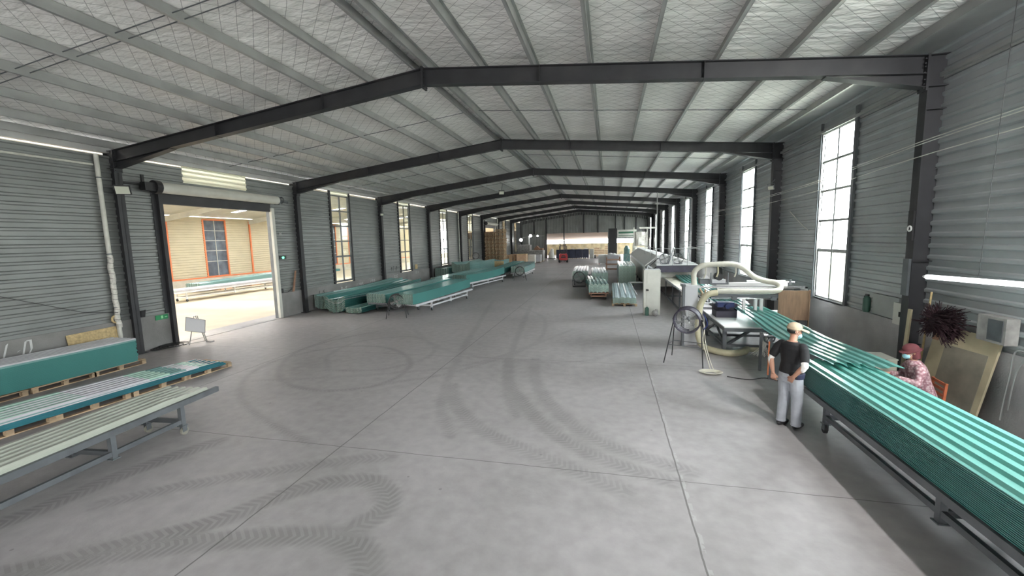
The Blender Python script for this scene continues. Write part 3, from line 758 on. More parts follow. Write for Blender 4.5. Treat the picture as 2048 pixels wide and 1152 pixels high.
# ---- trolley: steel frame on castors
def trolley(name, label, loc, rz, L, W, H, legs, wheelm='rubber', fm='zinc_dark', low=0.24, group='sheet trolleys', inset=0.10, overhang=0.0):
    t = thing(name, label, 'trolley', loc, rz, group)
    b = MB()
    for x in (-W/2, W/2): b.box(x-.03, x+.03, 0, L, H-.09, H)
    y = 0.05
    while y < L: b.box(-W/2+.03, W/2-.03, y-.025, y+.025, H-.07, H-.01); y += 0.9
    b.build('top_frame', fm, t, world_=False)
    b = MB(); hi = W/2-inset
    for x in (-hi, hi): b.box(x-.025, x+.025, legs[0], legs[-1], low-.03, low+.04)
    for yy in legs: b.box(-hi, hi, yy-.025, yy+.025, low-.03, low+.04)
    b.build('lower_rail', fm, t, world_=False)
    for yy in legs:
        for x in (-hi, hi):
            b = MB(); b.box(x-.035, x+.035, yy-.035, yy+.035, 0.17, H-.09); b.box(x-.055, x+.055, yy-.055, yy+.055, .16, .172)
            b.build('leg', fm, t, world_=False)
    for yy in (legs[0], legs[-1]):
        for x in (-hi, hi):
            f = MB(); f.box(x-.032, x-.024, yy-.03, yy+.05, .06, .16); f.box(x+.024, x+.032, yy-.03, yy+.05, .06, .16)
            fo = f.build('castor_fork', 'zinc_dark', t, world_=False)
            wv = MB(); wv.cyl((x-.02, yy+.02, .065), (x+.02, yy+.02, .065), .065, 18); wv.cyl((x-.03, yy+.02, .065), (x+.03, yy+.02, .065), .014, 8); wv.ring((x+.021, yy+.02, .065), (1, 0, 0), .05, .006, 16, 4); wv.ring((x-.021, yy+.02, .065), (1, 0, 0), .05, .006, 16, 4)
            wv.build('castor_wheel', wheelm, fo, world_=False)
    return t

# ---- wooden pallet
def pallet_mesh(L=1.2, W=1.0, h=0.13, nb=(3, 3)):
    d = MB()
    for i in range(7):
        x = -W/2+i*W/7; d.box(x, x+W/7*.78, -L/2, L/2, h-.02, h)
    for y in (-L/2+.05, 0, L/2-.05): d.box(-W/2, W/2, y-.05, y+.05, h-.04, h-.02)
    for x in (-W/2+.06, 0, W/2-.06): d.box(x-.05, x+.05, -L/2, L/2, 0, .018)
    k = MB()
    for y in (-L/2+.05, 0, L/2-.05):
        for x in (-W/2+.06, 0, W/2-.06): k.box(x-.05, x+.05, y-.05, y+.05, .018, h-.04)
    return d, k
def pallet(loc, rz, label, group, L=1.2, W=1.0, h=0.13, m='wood', detail=True):
    d, k = pallet_mesh(L, W, h)
    if detail:
        t = thing('wooden_pallet', label, 'pallet', loc, rz, group)
        d.build('deck_boards', m, t, world_=False)
        for q in range(0, len(k.v), 8):
            kb = MB(); kb.add(k.v[q:q+8], [(0, 1, 3, 2), (4, 6, 7, 5), (0, 4, 5, 1), (2, 3, 7, 6), (0, 2, 6, 4), (1, 5, 7, 3)]); kb.build('block', m, t, world_=False)
        return t
    d.v += [tuple(v) for v in []]; n = len(d.v); d.v += k.v; d.f += [tuple(i+n for i in f) for f in k.f]
    o = d.build('wooden_pallet', m); o.location = loc; o.rotation_euler = (0, 0, rz); tag(o, label, 'pallet', group); return o

# ================================================================== LEFT FOREGROUND
# 1. tall stack on pallets along the left wall
for i, yy in enumerate((4.35, 5.62, 6.89, 8.05)):
    pallet((-13.08, yy, 0), 0, ['wooden pallet under the tall sheet stack by the left wall, cut by the picture edge', 'wooden pallet under the tall sheet stack by the left wall, second from its left end',
            'wooden pallet under the tall sheet stack by the left wall, third from its left end', 'wooden pallet at the right end of the tall sheet stack by the left wall'][i], 'pallets along the left wall')
m_ = sheet_mesh('tall_stack_sheet', 'teal', 0.93, [(y, 0.015*math.sin(y*1.1)) for y in np.linspace(0, 4.75, 9)], 6, .025, .011)
stack(30, 'teal corrugated sheet in the tall stack on pallets along the left wall', 'sheets stacked along the left wall', m_, (-13.06, 3.72, .155), .0205, 0,
      top='grey filmed top sheet of the tall teal stack along the left wall', slide=0.0, jy=.02, mats={29: 'film', 28: 'teal_pale', 27: 'teal_pale'})
# 2. low stack with stepped ends in front of it
rz2 = R(-4.4)
def on2(x, y, z=0): # local to world for stack 2
    return (-10.75+x*math.cos(rz2)-y*math.sin(rz2)+0.0, 3.0+x*math.sin(rz2)+y*math.cos(rz2), z)
for i, yy in enumerate((0.6, 1.75, 2.95, 4.2, 5.25)):
    pallet(on2(0, yy), rz2, ['wooden pallet under the low stepped sheet stack, at the picture edge', 'second wooden pallet from the left under the low stepped sheet stack', 'middle wooden pallet under the low stepped sheet stack',
          'fourth wooden pallet from the left under the low stepped sheet stack', 'wooden pallet at the right-hand end of the low stepped sheet stack'][i], 'pallets under the low stack', W=.95)
for i, (L, mm) in enumerate([(5.75, 'bluegreen'), (5.65, 'bluegreen'), (5.72, 'bluegreen'), (5.55, 'bluegreen'), (5.62, 'bluegreen'), (5.35, 'mint'), (5.1, 'film'), (4.8, 'teal_pale'), (4.45, 'mint'), (4.0, 'film'), (2.9, 'mint')]):
    me = sheet_mesh('low_stack_sheet', mm, 1.02-(.02*(i % 3)), [(y, -.012*max(0, y-L+1.6)) for y in np.linspace(0, L, 6)], 6, .03, .012)
    o = stack(1, '', 'sheets in the low stepped stack', me, on2(random.uniform(-.02, .02), -.1, .145+i*.017), 0, rz2)[0]
    o['label'] = ['lowest dark blue-green sheet of the low stepped stack', 'dark blue-green sheet second from the bottom of the low stepped stack', 'dark blue-green sheet third from the bottom of the low stepped stack',
        'dark blue-green sheet fourth from the bottom of the low stepped stack', 'dark blue-green sheet fifth from the bottom of the low stepped stack', 'mint sheet just above the dark sheets of the low stepped stack',
        'whitish sheet whose end shows near the right end of the low stepped stack', 'pale teal sheet fourth from the top of the low stepped stack', 'mint sheet third from the top of the low stepped stack',
        'whitish sheet second from the top of the low stepped stack', 'mint green top sheet of the low stepped stack on the left'][i]
# 3. trolley with cream sheets
rz3 = R(4.6)
tr3 = trolley('sheet_trolley', 'grey steel trolley carrying pale cream sheets in the left foreground', (-7.02, -.2, 0), rz3, 6.15, .92, .63, (0.3, 2.4, 4.42, 5.5), 'castor')
TR3 = Matrix.Translation((-7.02, -.2, 0)) @ Matrix.Rotation(rz3, 4, 'Z')
tr3.location = (-7.02, -.2, 0)
me = sheet_mesh('cream_sheet', 'cream_sheet', .90, straight(5.85, 3), 6, .032, .006)
me3 = [sheet_mesh('cream_sheet', 'cream_sheet', .90-.03*i, straight(5.95-.22*i, 3), 6, .032, .006) for i in range(4)]
for i in range(4):
    o = stack(1, ['lowest pale cream corrugated sheet on the left foreground trolley', 'second pale cream corrugated sheet up on the left foreground trolley', 'third pale cream corrugated sheet up on the left foreground trolley',
        'top pale cream corrugated sheet on the left foreground trolley'][i], 'cream sheets on the trolley', me3[i], tuple(TR3 @ Vector((-.02+.012*i, .04+.02*i, .637+i*.013))), 0, rz3)[0]

# 4. easel with a sign at the gate
t = thing('sign_easel', 'small metal easel holding a tilted white notice board in the gateway', 'sign stand', (-13.3, 10.8, 0))
b = MB(); b.tube([(-13.42, 10.56, 0), (-13.22, 10.66, .95)], .013); b.build('leg', 'zinc', t)
b = MB(); b.tube([(-13.28, 11.06, 0), (-13.20, 10.74, .95)], .013); b.build('leg', 'zinc', t)
b = MB(); b.tube([(-13.42, 11.12, 0), (-13.24, 10.72, .95)], .013); b.build('leg', 'zinc', t)
b = MB(); b.tube([(-13.47, 10.56, .03), (-13.3, 11.1, .03)], .01); b.build('foot_bar', 'zinc', t)
b = MB(); b.prism([(-13.38, 10.45, .50), (-12.95, 10.75, .38), (-12.82, 10.70, .82), (-13.25, 10.42, .96)], (-.02, .02, 0)); bo = b.build('notice_board', 'paper', t)
b = MB(); b.tube([(-13.38, 10.44, .50), (-12.95, 10.74, .38), (-12.82, 10.69, .82), (-13.25, 10.41, .96)], .01, 6, True); b.build('board_rim', 'zinc', bo)

# 5. drain pipe with wrapping, floodlight, boards, marks on the left wall
def drainpipe(y, label, wrapped=True):
    t = thing('drain_pipe', label, 'pipe', (WL+.13, y, 0))
    b = MB(); b.tube([(WL+.13, y, .0), (WL+.13, y, 5.85)], .055, 12); b.build('pipe', 'pvc', t, smooth=True)
    for z in (1.5, 3.05, 5.2):
        b = MB(); b.ring((WL+.13, y, z), (0, 0, 1), .06, .014, 16); b.build('pipe_clip', 'zinc_dark', t)
    if wrapped:
        b = MB(); b.tube([(WL+.13+.012*math.sin(z*9), y+.01*math.cos(z*13), z) for z in np.linspace(.9, 3.0, 40)], [.062+.008*abs(math.sin(z*17)) for z in np.linspace(.9, 3.0, 40)], 12); b.build('plastic_wrapping', 'wrap', t, smooth=True)
        b = MB()
        for k in range(14):
            z = 1.0+k*.15; b.ring((WL+.13, y, z), (.25, .1, 1), .074, .005, 14, 5)
        b.build('tie_wire', 'cable', t)
drainpipe(9.02, 'tall white drain pipe wrapped in plastic beside the nearest left column')
drainpipe(FY(5)-.35, 'white drain pipe standing beside the fifth left column', False)
drainpipe(FY(7)-.35, 'white drain pipe standing far back near the left wall windows', False)

def floodlight(label, c, aim, on=False, arm=None, group='floodlights on the frames', s=.30):
    t = thing('floodlight', label, 'lamp', c, 0, group)
    c = Vector(c); a = Vector(aim).normalized(); sd = a.cross(Vector((0, 0, 1))).normalized(); u = sd.cross(a)
    b = MB(); w, h, d = s/2, s*.36, .045
    pts = [c+sd*i*w+u*j*h for i, j in ((-1, -1), (1, -1), (1, 1), (-1, 1))]
    b.prism(pts, -a*d)
    for k in range(6): b.prism([c-a*d+sd*(-w+.02+k*w*2/6)+u*j*h*.8 for j in (-1, 1)]+[c-a*(d+.03)+sd*(-w+.02+k*w*2/6)+u*j*h*.8 for j in (1, -1)], sd*.006)
    b.build('housing', 'black' if s > .2 else 'zinc', t)
    b = MB(); b.prism([c+a*.002+sd*i*w*.88+u*j*h*.82 for i, j in ((-1, -1), (1, -1), (1, 1), (-1, 1))], a*.006); b.build('lens', 'lamp_on' if on else 'lamp_glass', t)
    b = MB(); b.tube([c-sd*(w+.015), c-sd*(w+.015)+Vector((0, 0, .14)), c+sd*(w+.015)+Vector((0, 0, .14)), c+sd*(w+.015)], .008, 6)
    if arm: b.tube([c+Vector((0, 0, .14)), Vector(arm)], .012, 6)
    b.build('bracket', 'zinc_dark', t)
    return t
floodlight('square floodlight on the nearest left column near the gate roller', (-13.5, 9.24, 4.85), (.55, -.75, -.35), arm=(-13.82, 9.35, 5.0), s=.36)
floodlight('small pale floodlight on the second right column', (5.45, 16.35, 4.75), (-.6, -.6, -.4), arm=(5.62, 16.5, 5.05), s=.19)
floodlight('small floodlight hanging under the third rafter left of the ridge', (-6.0, FY(3)-.35, 5.85), (.3, -.8, -.5), arm=(-6.0, FY(3)-.1, 6.4), s=.30)
floodlight('small floodlight high on the third left column', (-13.7, FY(3)-.25, 4.9), (.6, -.6, -.5), arm=(-13.82, FY(3), 5.1), s=.19)
fl = floodlight('lit floodlight on the right column just behind the camera', (5.1, 2.3, 5.85), (-.30, .80, -.52), on=True, arm=(5.5, 2.2, 6.1), s=.34)
ld = bpy.data.lights.new('floodlight_beam', 'SPOT'); ld.energy = 430; ld.spot_size = R(150); ld.spot_blend = .9; ld.shadow_soft_size = .10; ld.color = (1, .985, .96)
lo = bpy.data.objects.new('floodlight_beam', ld); C.objects.link(lo); lo.location = Vector((5.1, 2.3, 5.85))+Vector((-.30, .80, -.52)).normalized()*.06
lo.rotation_euler = Vector((-.30, .80, -.52)).to_track_quat('-Z', 'Y').to_euler()

# painted marks on the wall bases
SEG = {'0': [[(0, .1), (.15, 1), (.6, 1), (.75, .4), (.5, 0), (.15, 0), (0, .1)]], '1': [[(.2, .0), (.45, 1)]], '2': [[(0, .85), (.3, 1), (.6, .8), (.1, 0), (.7, 0)]],
       '3': [[(0, 1), (.6, 1), (.25, .6), (.6, .3), (.3, 0), (0, .1)]], '5': [[(.65, 1), (.1, 1), (.05, .55), (.5, .6), (.65, .3), (.4, 0), (0, .05)]], '8': [[(.35, .5), (.05, .8), (.35, 1), (.6, .8), (.05, .2), (.35, 0), (.65, .2), (.35, .5)]],
       '9': [[(.6, .6), (.2, .5), (.05, .8), (.35, 1), (.6, .8), (.5, 0)]], 'D': [[(.1, 0), (.1, 1), (.5, .9), (.65, .5), (.5, .1), (.1, 0)]], '-': [[(.1, .5), (.5, .5)]], '.': [[(.2, .38), (.32, .40)]], 'G': [[(.6, .85), (.2, 1), (0, .5), (.2, 0), (.6, .15), (.6, .5), (.35, .5)]],
       '7': [[(0, 1), (.6, 1), (.25, 0)]], 'H': [[(0, 0), (0, 1)], [(0, .5), (.5, .5)], [(.5, 0), (.5, 1)]]}
def writing(text, x, y, z, h, w, th=.02, m='writing', label=None, s=1, slant=.15):
    b = MB(); cx = 0
    for ch in text:
        if ch in SEG:
            for st in SEG[ch]:
                for p, q in zip(st[:-1], st[1:]):
                    P = [(x, y+cx+(u*w)+slant*v*h, z+v*h) for u, v in (p, q)]
                    b.bar(P[0], P[1], .004, th, up=(0, 0, 1)) if False else b.prism([(x, P[0][1]-th/2, P[0][2]-th/3), (x, P[1][1]-th/2, P[1][2]-th/3), (x, P[1][1]+th/2, P[1][2]+th/3), (x, P[0][1]+th/2, P[0][2]+th/3)], (s*.004, 0, 0))
        cx += w*1.25 if ch not in '.' else w*.7
    o = b.build('painted_number', m, origin=(x, y, z)); tag(o, label, 'wall marking'); return o
xw = WL+.042
writing('1.0', xw, 6.58, .62, .36, .20, .045, label='large white 1.0 painted on the base of the left wall at the picture edge')
writing('1.5', xw, 17.75, .66, .20, .17, .04, 'writing_dark', 'dark 1.5 painted on the left wall base beside the second column')
writing('D-8', xw, 19.55, .66, .19, .15, .025, label='white D-8 painted on the left wall base under the window')
writing('1295', xw, 20.95, .68, .22, .15, .025, label='white 1295 painted on the left wall base right of the window')
writing('155', xw, 22.4, .80, .16, .16, .025, label='white 155 painted on the left wall base near the third column')
writing('G83', xw, 25.3, .72, .26, .14, .025, label='white scrawl painted on the left wall base past the third column')
writing('15.3', xw, 28.4, .82, .15, .14, .02, label='faint white 15.3 painted on the left wall base under a yellow note')
writing('97.0', WL+.05, 24.9, 1.30, .25, .2, .05, 'writing_dark', 'dark scribble on the cladding above the left wall base')
writing('H', WL+.05, 15.56, 3.62, .12, .14, .03, label='small white mark on the cladding above the green exit sign')
b = MB(); b.box(WL+.035, WL+.05, 28.45, 28.85, 1.16, 1.50); tag(b.build('yellow_notice', 'osb', origin=(WL+.04, 28.6, 1.2)), 'small yellow notice on the left cladding past the third column', 'notice')
b = MB(); b.prism([(WL+.16, 7.82, .30), (WL+.05, 7.82, .93), (WL+.05, 8.98, .95), (WL+.16, 8.98, .30)], (.018, 0, 0)); tag(b.build('loose_board', 'osb', origin=(WL+.1, 8.4, .3)), 'yellowish wooden board standing between the left wall and the tall sheet stack', 'board')
b = MB(); b.ring((WL+.10, 8.98, 1.16), (1, .15, 0), .10, .028, 18, 6); tag(b.build('tape_roll', 'osb', origin=(WL+.1, 8.98, 1.1)), 'yellow roll of strapping hung beside the white drain pipe', 'roll')

# exit signs
def exit_sign(label, y, z, lit):
    t = thing('exit_sign', label, 'sign', (WL+.05, y, z), 0, 'green exit signs')
    b = MB(); b.box(WL+.045, WL+.07, y-.19, y+.19, z-.075, z+.075); b.build('panel', 'black' if lit else 'green_sign', t)
    b = MB(); x = WL+.071
    b.prism([(x, y-.05, z-.05), (x, y+.05, z-.05), (x, y+.05, z+.01), (x, y+.10, z+.01), (x, y, z+.055), (x, y-.10, z+.01), (x, y-.05, z+.01)] if lit else
            [(x, y-.03, z-.04), (x, y+.03, z-.04), (x, y+.03, z+.05), (x, y-.03, z+.05)], (.003, 0, 0))
    if not lit: b.box(x, x+.003, y+.08, y+.16, z-.012, z+.012)
    b.build('symbol', 'green_lit' if lit else mat('green_symbol', (.25, .6, .3), .5), t)
exit_sign('glowing green exit sign on the cladding right of the gate', 15.62, 2.63, True)
exit_sign('dull green exit sign on the wall base left of the gate', 10.28, .97, False)
t = thing('gate_control_box', 'small dark gate control box with a cable right of the gate', 'control box', (WL+.08, 15.3, 1.13))
b = MB(); b.box(WL+.045, WL+.12, 15.22, 15.42, 1.08, 1.28); b.build('box', 'black', t)
b = MB(); b.tube([(WL+.08, 15.42, 1.12), (WL+.09, 15.7, 1.08), (WL+.09, 15.95, 1.2)], .012, 6); b.build('cable', 'cable', t)
b = MB(); b.prism([(WL+.10, 15.95, 1.07), (WL+.10, 16.07, 1.07), (WL+.10, 16.28, 2.0), (WL+.10, 16.2, 2.0)], (.03, 0, 0)); tag(b.build('leaning_plank', 'wood_red', origin=(WL+.1, 16, 1.07)), 'short brownish plank leaning by the second left column', 'plank')
t = thing('bucket', 'black bucket standing on the wall base left of the gate', 'bucket', (WL+.02, 9.72, 1.07))
b = MB(); b.tube([(WL+.0, 9.74, 1.07), (WL+.0, 9.74, 1.27)], [.085, .11], 16); b.build('body', 'black', t, smooth=True)
b = MB(); b.ring((WL, 9.74, 1.275), (0, 0, 1), .11, .008, 18); b.build('rim', 'rubber', t)
b = MB()
for k in range(5):
    b.tube([(-13.85+.18*math.cos(a)*(1+.25*k)+.05*k, 9.95+.24*math.sin(a)*(1+.12*k)+.08*k, .03+.012*k) for a in np.linspace(0, 6.0, 22)], .014, 6)
tag(b.build('cable_heap', 'cable', origin=(-13.8, 10, 0)), 'black cables heaped on the floor between the nearest left column and the gate', 'cable')
b = MB(); b.box(-13.2, -13.0, 10.95, 11.08, 0, .04); tag(b.build('stone_chock', 'concrete_light', origin=(-13.1, 11, 0)), 'small stone lying by the foot of the easel', 'stone')
b = MB(); b.tube([(WL+.2, 3.0, 3.2), (WL+.16, 6.2, 2.35), (WL+.16, 8.2, 1.5), (WL+.2, 9.0, 1.35)], .009, 6); tag(b.build('hanging_cable', 'cable', origin=(WL+.2, 6, 2)), 'thin dark cable drooping across the left wall cladding', 'cable')
b = MB(); b.tube([(WL+.08, y, 5.55) for y in (-5, 1, 7, 8.95)], .03, 8); tag(b.build('conduit', 'pvc', origin=(WL+.08, 2, 5.55)), 'pale horizontal pipe high on the left wall', 'pipe')

# ================================================================== LEFT MIDDLE: bundles by the wall
def curve(L, a=0.0, b=0.0, n=9): return [(L*t, a*t+b*math.sin(math.pi*t)) for t in np.linspace(0, 1, n)]
def cupf(c0, c1): return lambda u, s: (c0*(1-s)+c1*s)*u*u
E_ = 'teal sheet in the bundle %s'
def bundle(name, n, mesh, loc, dz, rz, desc, **kw):
    stack(n, 'teal corrugated sheet in %s' % desc, 'sheets in '+desc, mesh, loc, dz, rz, top='top sheet of '+desc, **kw)
m_ = sheet_mesh('bundle_sheet', 'teal_pale', .88, [(7.0*t, .05+.32*max(0, t-.35)**1.3) for t in np.linspace(0, 1, 9)], 5, .03, .013, cupf(.10, .05)); 
bundle('a', 14, m_, (-13.35, 17.05, .05), .045, R(-1), 'the bundle against the left wall next to the second column')
m_ = sheet_mesh('bundle_sheet', 'teal', 1.10, [(7.2*t, .32*max(0, t-.3)**1.2) for t in np.linspace(0, 1, 10)], 5, .03, .013, cupf(.22, .10))
bundle('b', 13, m_, (-12.30, 16.55, .03), .046, R(-3), 'the cupped floor bundle left of the small fan', mats={11: 'teal_pale', 9: 'greyblue'})
m_ = sheet_mesh('bundle_sheet', 'teal_dark', .85, [(3.2*t, 0) for t in np.linspace(0, 1, 3)], 5, .03, .013, cupf(.05, .05))
bundle('c', 6, m_, (-11.28, 16.45, .03), .042, R(-3), 'the low floor bundle in front of the cupped one', mats={5: 'teal_pale'})
trolley('sheet_trolley', 'low trolley under the sheets just left of the small fan', (-10.36, 16.95, 0), R(-4), 6.8, .95, .44, (.4, 3.4, 6.2), group='sheet trolleys', inset=.16)
m_ = sheet_mesh('bundle_sheet', 'teal', 1.0, [(6.9*t, .12*max(0, t-.4)) for t in np.linspace(0, 1, 6)], 8, .022, .010)
bundle('d', 15, m_, (-10.36, 16.85, .47), .027, R(-4), 'the trolley load with a ribbed end left of the small fan', mats={14: 'teal_pale'})
trolley('sheet_trolley', 'pale steel trolley under the long teal load behind the small fan', (-8.52, 16.2, 0), R(-6), 5.8, .92, .52, (1.5, 3.4, 5.3), fm='steel_white')
m_ = sheet_mesh('bundle_sheet', 'teal', .96, [(5.75*t, .10*t*t) for t in np.linspace(0, 1, 6)], 8, .024, .010)
bundle('e', 18, m_, (-8.55, 16.0, .545), .0245, R(-6), 'the long trolley load behind the small fan')
trolley('sheet_trolley', 'pale steel trolley under the second long teal load on the left', (-9.15, 24.6, 0), R(-9), 6.2, 1.0, .52, (.9, 3.2, 5.8), fm='steel_white')
m_ = sheet_mesh('bundle_sheet', 'teal', 1.0, [(6.0*t, -.08*math.sin(math.pi*t)+.08*t) for t in np.linspace(0, 1, 7)], 8, .024, .012)
bundle('f', 16, m_, (-9.15, 24.5, .57), .030, R(-9), 'the second long trolley load on the left')
m_ = sheet_mesh('bundle_sheet', 'teal_pale', 1.15, [(7*t, .1*t) for t in np.linspace(0, 1, 5)], 6, .03, .02)
trolley('sheet_trolley', 'low trolley under the pale sheets behind the second long load', (-11.0, 25.6, 0), R(-7), 6.6, 1.0, .5, (.5, 3.2, 6.0), group='sheet trolleys')
bundle('g', 9, m_, (-11.0, 25.4, .54), .028, R(-7), 'the pale load between the wall and the second long trolley')
trolley('sheet_trolley', 'small trolley under the short teal load by the far left fan', (-7.3, 33.1, 0), R(0), 4.9, 1.1, .45, (.4, 4.4), fm='steel_white')
m_ = sheet_mesh('bundle_sheet', 'teal_pale', 1.15, [(4.8*t, -.06*math.sin(math.pi*t)+.12*t) for t in np.linspace(0, 1, 5)], 6, .03, .022)
bundle('h', 14, m_, (-7.25, 33.0, .5), .036, R(0), 'the short trolley load behind the far left fan', mats={i: 'teal_dark' for i in (11, 12, 13)})
trolley('sheet_trolley', 'small dark trolley left of the short teal load', (-8.9, 33.0, 0), R(-3), 6.4, 1.1, .45, (.4, 3, 6), group='sheet trolleys')
m_ = sheet_mesh('bundle_sheet', 'teal', 1.15, [(6.6*t, .22*t) for t in np.linspace(0, 1, 5)], 6, .03, .022)
bundle('i', 11, m_, (-8.9, 32.8, .5), .034, R(-3), 'the load on the small dark trolley at the far left')
for (nm, n, mm, loc, L, W, c, desc, rz) in [
    ('j', 14, 'teal_dark', (-13.3, 31.6, .1), 5.0, 1.2, .05, 'the dark bundle against the wall past the fourth column', 0),
    ('k', 14, 'teal_pale', (-11.75, 31.9, .35), 6.0, 1.6, .30, 'the big sagging bundle beside the dark one', R(-4)),
    ('l', 12, 'teal_pale', (-11.6, 38.2, .2), 5.0, 1.7, .30, 'the far sagging bundle in front of the pallets', R(-4))]:
    m_ = sheet_mesh('bundle_sheet', mm, W, [(L*t, .18*abs(t-.4)) for t in np.linspace(0, 1, 6)], 6, .035, .03, cupf(c, c*.6))
    bundle(nm, n, m_, loc, .058, rz, desc)
    b = MB()
    for dy in (.6, L/2, L-.6): b.box(loc[0]-W*.42, loc[0]+W*.42, loc[1]+dy-.06, loc[1]+dy+.06, 0, loc[2]-.03)
    tag(b.build('support_beams', 'wood', origin=(loc[0], loc[1], 0)), 'wooden bearers on the floor under '+desc, 'bearer')

# ---- fans
def fan(label, loc, rz, r=.30, depth=.22, hc=1.05, stand=True, dm='machine_dark', group='drum fans', tilt=0.12, legs=None, box=False):
    t = thing('drum_fan', label, 'fan', loc, rz, group)
    Rm = Matrix.Translation((0, 0, hc)) @ Matrix.Rotation(tilt, 4, 'X')
    def X(p): return Rm @ Vector(p)
    b = MB(); n = 32     # drum axis along local y, face towards -y
    for (ya, yb, ro, ri) in ((-depth/2, depth/2, r, r-.006),):
        ring = []
        for y, rr in ((ya, ro), (yb, ro), (yb, ri), (ya, ri)): ring.append([X((rr*math.cos(2*math.pi*k/n), y, rr*math.sin(2*math.pi*k/n))) for k in range(n)])
        vs = [p for q in ring for p in q]; fs = []
        for q in range(4):
            for k in range(n): fs.append((q*n+k, q*n+(k+1) % n, ((q+1) % 4)*n+(k+1) % n, ((q+1) % 4)*n+k))
        b.add(vs, fs)
    for y in (-depth/2, depth/2): b.ring(X((0, y, 0)), Rm.to_3x3() @ Vector((0, 1, 0)), r, .018, 32, 6)
    b.build('drum', dm, t, world_=False, smooth=True)
    g = MB()
    for y in (-depth/2, depth/2):
        for q in range(1, 6): g.ring(X((0, y, 0)), Rm.to_3x3() @ Vector((0, 1, 0)), r*q/6, .0022, 24, 4)
        for k in range(8): g.tube([X((0.04*math.cos(k*math.pi/4), y, .04*math.sin(k*math.pi/4))), X((r*math.cos(k*math.pi/4), y, r*math.sin(k*math.pi/4)))], .0028, 4)
        g.cyl(X((0, y-.004, 0)), X((0, y+.004, 0)), .045, 14)
    g.build('grille', 'zinc', t, world_=False)
    h = MB(); h.cyl(X((0, -.05, 0)), X((0, .09, 0)), .055, 14); h.build('motor', 'zinc_dark', t, world_=False)
    for k in range(4):
        bl = MB(); a = k*math.pi/2+.4
        P = []
        for i, q in enumerate(np.linspace(.18, .92, 5)):
            w = .25+.12*q
            P.append([X((r*q*math.cos(a+s*w/1.6), s*.035, r*q*math.sin(a+s*w/1.6))) for s in (-1, -.3, .3, 1)])
        bl.grid(P, (0, .004, 0)); bl.build('blade', 'zinc', t, world_=False)
    if stand:
        lx, ly = legs or (.36, .26)
        for sx_ in (-1, 1):
            for sy_ in (-1, 1):
                b = MB(); b.tube([(sx_*r*1.03, sy_*.04, hc), (sx_*lx, sy_*ly, 0)], .014, 6); b.build('leg', 'black', t, world_=False)
        b = MB(); f = .42; q = lambda sx_, sy_: (sx_*(r*1.03+(lx-r*1.03)*(1-f)), sy_*(.04+(ly-.04)*(1-f)), hc*f)
        b.tube([q(-1, -1), q(1, -1), q(1, 1), q(-1, 1)], .009, 6, True); b.build('stand_brace', 'zinc_dark', t, world_=False)
        for sx_ in (-1, 1):
            kn = MB(); kn.cyl((sx_*r, 0, hc), (sx_*(r+.05), 0, hc), .025, 8); kn.build('pivot_knob', 'black', t, world_=False)
    if box == 'low':
        b = MB(); b.box(-r*.7, r*.7, -.08, .08, 0, .03); b.box(-r*.8, -r*.7, -.03, .03, 0, hc-r*.6); b.box(r*.7, r*.8, -.03, .03, 0, hc-r*.6); b.build('floor_stand', 'zinc_dark', t, world_=False)
    elif box:
        b = MB()
        for sx_ in (-1, 1): b.box(sx_*(r+.05)-.015, sx_*(r+.05)+.015, -.1, .1, 0, hc+.1)
        b.box(-r-.06, r+.06, -.2, -.14, 0, .05); b.box(-r-.06, r+.06, .14, .2, 0, .05); b.build('floor_stand', 'black', t, world_=False)
    return t
fan('black drum fan on a tall stand by the cutting machine', (1.93, 11.0, 0), R(-22), .31, .26, 1.08, legs=(.46, .40))
fan('dark drum fan on a low stand before the long teal load on the left', (-8.86, 16.0, 0), R(22), .31, .16, .68, legs=(.42, .42), dm='black')
fan('dark drum fan on a low stand by the far left trolleys', (-6.85, 31.9, 0), R(15), .34, .2, .7, legs=(.5, .6), dm='black')
fan('large dark drum fan standing in front of the left sheet stack on the right side', (-1.9, 27.3, 0), R(4), .36, .3, .62, False, 'black', box=True, tilt=.05)
fan('small grey drum fan on the oven roof, left one of two', (2.95, 23.85, 1.66), R(-8), .27, .14, .30, False, 'zinc_dark', box='low', tilt=0)
fan('small grey drum fan on the oven roof, right one of two', (3.62, 23.85, 1.66), R(-8), .27, .14, .30, False, 'zinc_dark', box='low', tilt=0)
fan('dark round fan fixed on the left wall beside the fifth column', (-13.35, FY(5)+2.6, 0), R(20), .33, .15, 1.6, dm='black', legs=(.3, .2))

